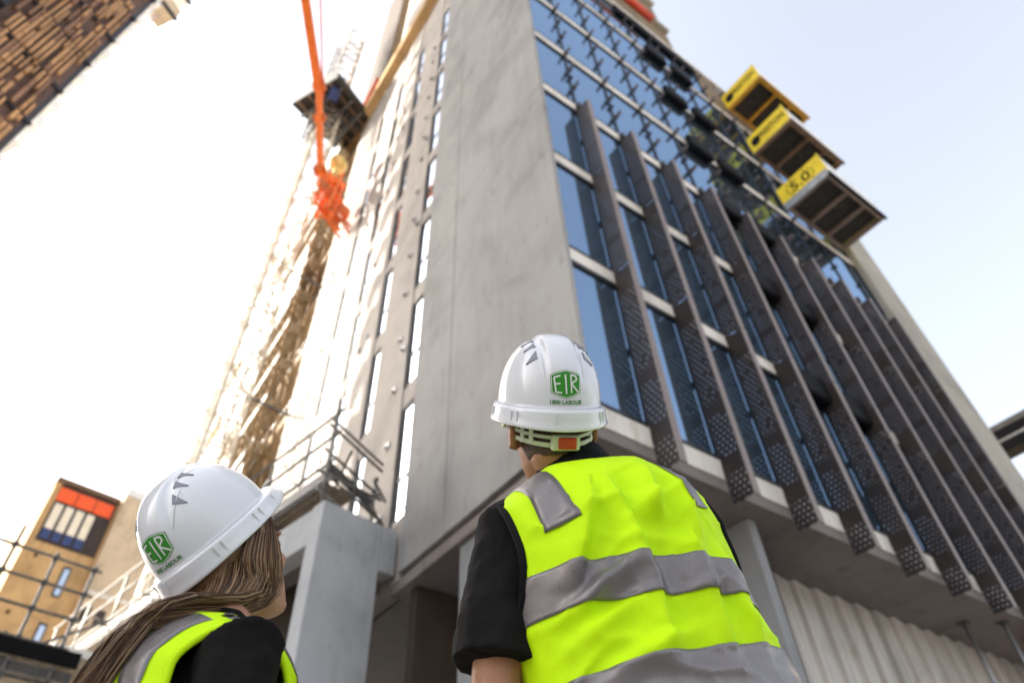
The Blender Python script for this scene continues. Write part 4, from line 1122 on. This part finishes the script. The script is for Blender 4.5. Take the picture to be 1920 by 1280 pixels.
wv_.band(-.14, .029, wo); wv_.band(-.30, .029, wo)
wv_.shoulder(.098, .150, -.11, -.1, wo); wv_.shoulder(-.150, -.098, -.11, -.1, wo)
wv_.edging(wo, VEST, .0065)
hat(wom, WH_C, WH_R, True)
# long hair
HAIR_W = mat('long_brown_hair', (.12, .06, .03), .38, spec=.5)
def _hw():
    t = NT(HAIR_W); gm = t.new('ShaderNodeNewGeometry')
    t.base(t.ramp(gm.outputs['Random Per Island'], [(.0, (.035, .015, .006)), (.35, (.12, .058, .025)), (.7, (.26, .14, .066)), (1., (.52, .34, .19))]))
    t.b.inputs['Anisotropic'].default_value = .5
_hw()
def strand(mb, pts, r, n=10):
    P_ = [Vector(p) for p in pts]; P_ = [P_[0] * 2 - P_[1]] + P_ + [P_[-1] * 2 - P_[-2]]
    path = []
    for k in range(1, len(P_) - 2):
        for q in range(n // (len(P_) - 3) + 1):
            t = q / (n // (len(P_) - 3) + 1); a, b, c, d = P_[k - 1:k + 3]
            path.append(.5 * ((2 * b) + (c - a) * t + (2 * a - 5 * b + 4 * c - d) * t * t + (3 * b - a - 3 * c + d) * t ** 3))
    path.append(P_[-2]); rings = []
    for k, p in enumerate(path):
        a = (path[min(k + 1, len(path) - 1)] - path[max(0, k - 1)]).normalized(); e = a.cross(Vector((.3, .5, .8))).normalized(); f = a.cross(e)
        w = r * (1 if k < len(path) * .75 else max(.12, 1 - (k / len(path) - .75) * 3.6))
        rings.append([p + (e * math.cos(q * 2.0944) + f * math.sin(q * 2.0944)) * w for q in range(3)])
    return mb.loft(rings)
hm = MB(); hr = random.Random(11)
def J(s): return Vector((hr.gauss(0, s), hr.gauss(0, s), hr.gauss(0, s)))
# scalp cover
rows = []
for j in range(12):
    z = -.075 + .10 * j / 11; row = []
    for i in range(37):
        t = R(22 - 230 * i / 36); k = min(HEADR, key=lambda q: abs(q[0] - z)); e = .003
        yb = min(k[2], -.088)
        row.append(WHd((k[3] + e) * math.cos(t) * (1.0 if z > -.05 else 1.02), (k[1] + yb) / 2 + ((k[1] - yb) / 2 + e) * math.sin(t), z))
    rows.append(row)
hm.loft(rows, closed=False)
def scalp(deg, z, e):
    t = R(deg); return WHd((.074 + e) * math.cos(t), -.002 + (.095 + e) * math.sin(t), z)
WM = Matrix(WH_R)
def HL(deg, k, z): return Vector(WH_C) + WM @ Vector((.111 * k * math.cos(R(deg)), .138 * k * math.sin(R(deg)), z))
for k in range(1900):                                 # the mass falling over the back
    deg = hr.uniform(-175, 12) if k % 3 else hr.uniform(-90, 12); lay = hr.random(); q = (deg + 175) / 187          # 0 far side .. 1 near side
    d_ = R(deg)
    p0 = HL(deg, .72 + .06 * lay, -.008); p1 = HL(deg, .80 + .08 * lay, -.042) + J(.002)
    p2 = WHd((.080 + .012 * lay) * math.cos(d_ * .97), -.022 + (.088 + .014 * lay) * math.sin(d_), -.112) + J(.003)
    base = WT(-.13 + .225 * q, -.140 + .045 * q ** 2 - .026 * lay, .135 + .045 * q) + J(.003)
    tgt = WT(-.155 + .235 * q ** 1.3, -.172 - .022 * lay, -.17 + .20 * q ** 2 + .11 * (hr.random() - .5)) + J(.004)
    strand(hm, [p0, p1, p2, base, tgt], hr.uniform(.0006, .0012), 14)
for k in range(950):                                  # hair drawn down beside the cheek
    deg = hr.uniform(-8, 66); w_ = (deg + 8) / 74; lay = hr.random()
    p0 = HL(deg, .90 + .05 * lay, .004); p1 = HL(deg, .92 + .05 * lay, -.020)
    p2 = WHd(.080 - .006 * w_ + .010 * lay, -.030 + .085 * w_, -.045) + J(.002)
    p3 = WHd(.072 - .008 * w_ + .008 * lay, -.035 + .055 * w_, -.118 - .012 * hr.random()) + J(.003)
    p4 = WT(.07 + hr.random() * .03, -.085 - .05 * hr.random(), .165 - .03 * hr.random())
    strand(hm, [p0, p1, p2, p3, p4], hr.uniform(.0005, .0010), 12)
for k in range(30):                                   # stray hairs in front of the face
    deg = hr.uniform(40, 70); p0 = HL(deg, .93, 0); p1 = HL(deg, .95, -.025); p2 = p1 + WHd.f * hr.uniform(.0, .03) - ZZ * hr.uniform(.03, .08) + J(.006)
    strand(hm, [p0, p1, p2, p2 + WHd.f * hr.uniform(.0, .05) - ZZ * hr.uniform(.01, .05)], .0004, 9)
hm.build('hair', HAIR_W, wom, smooth=True)
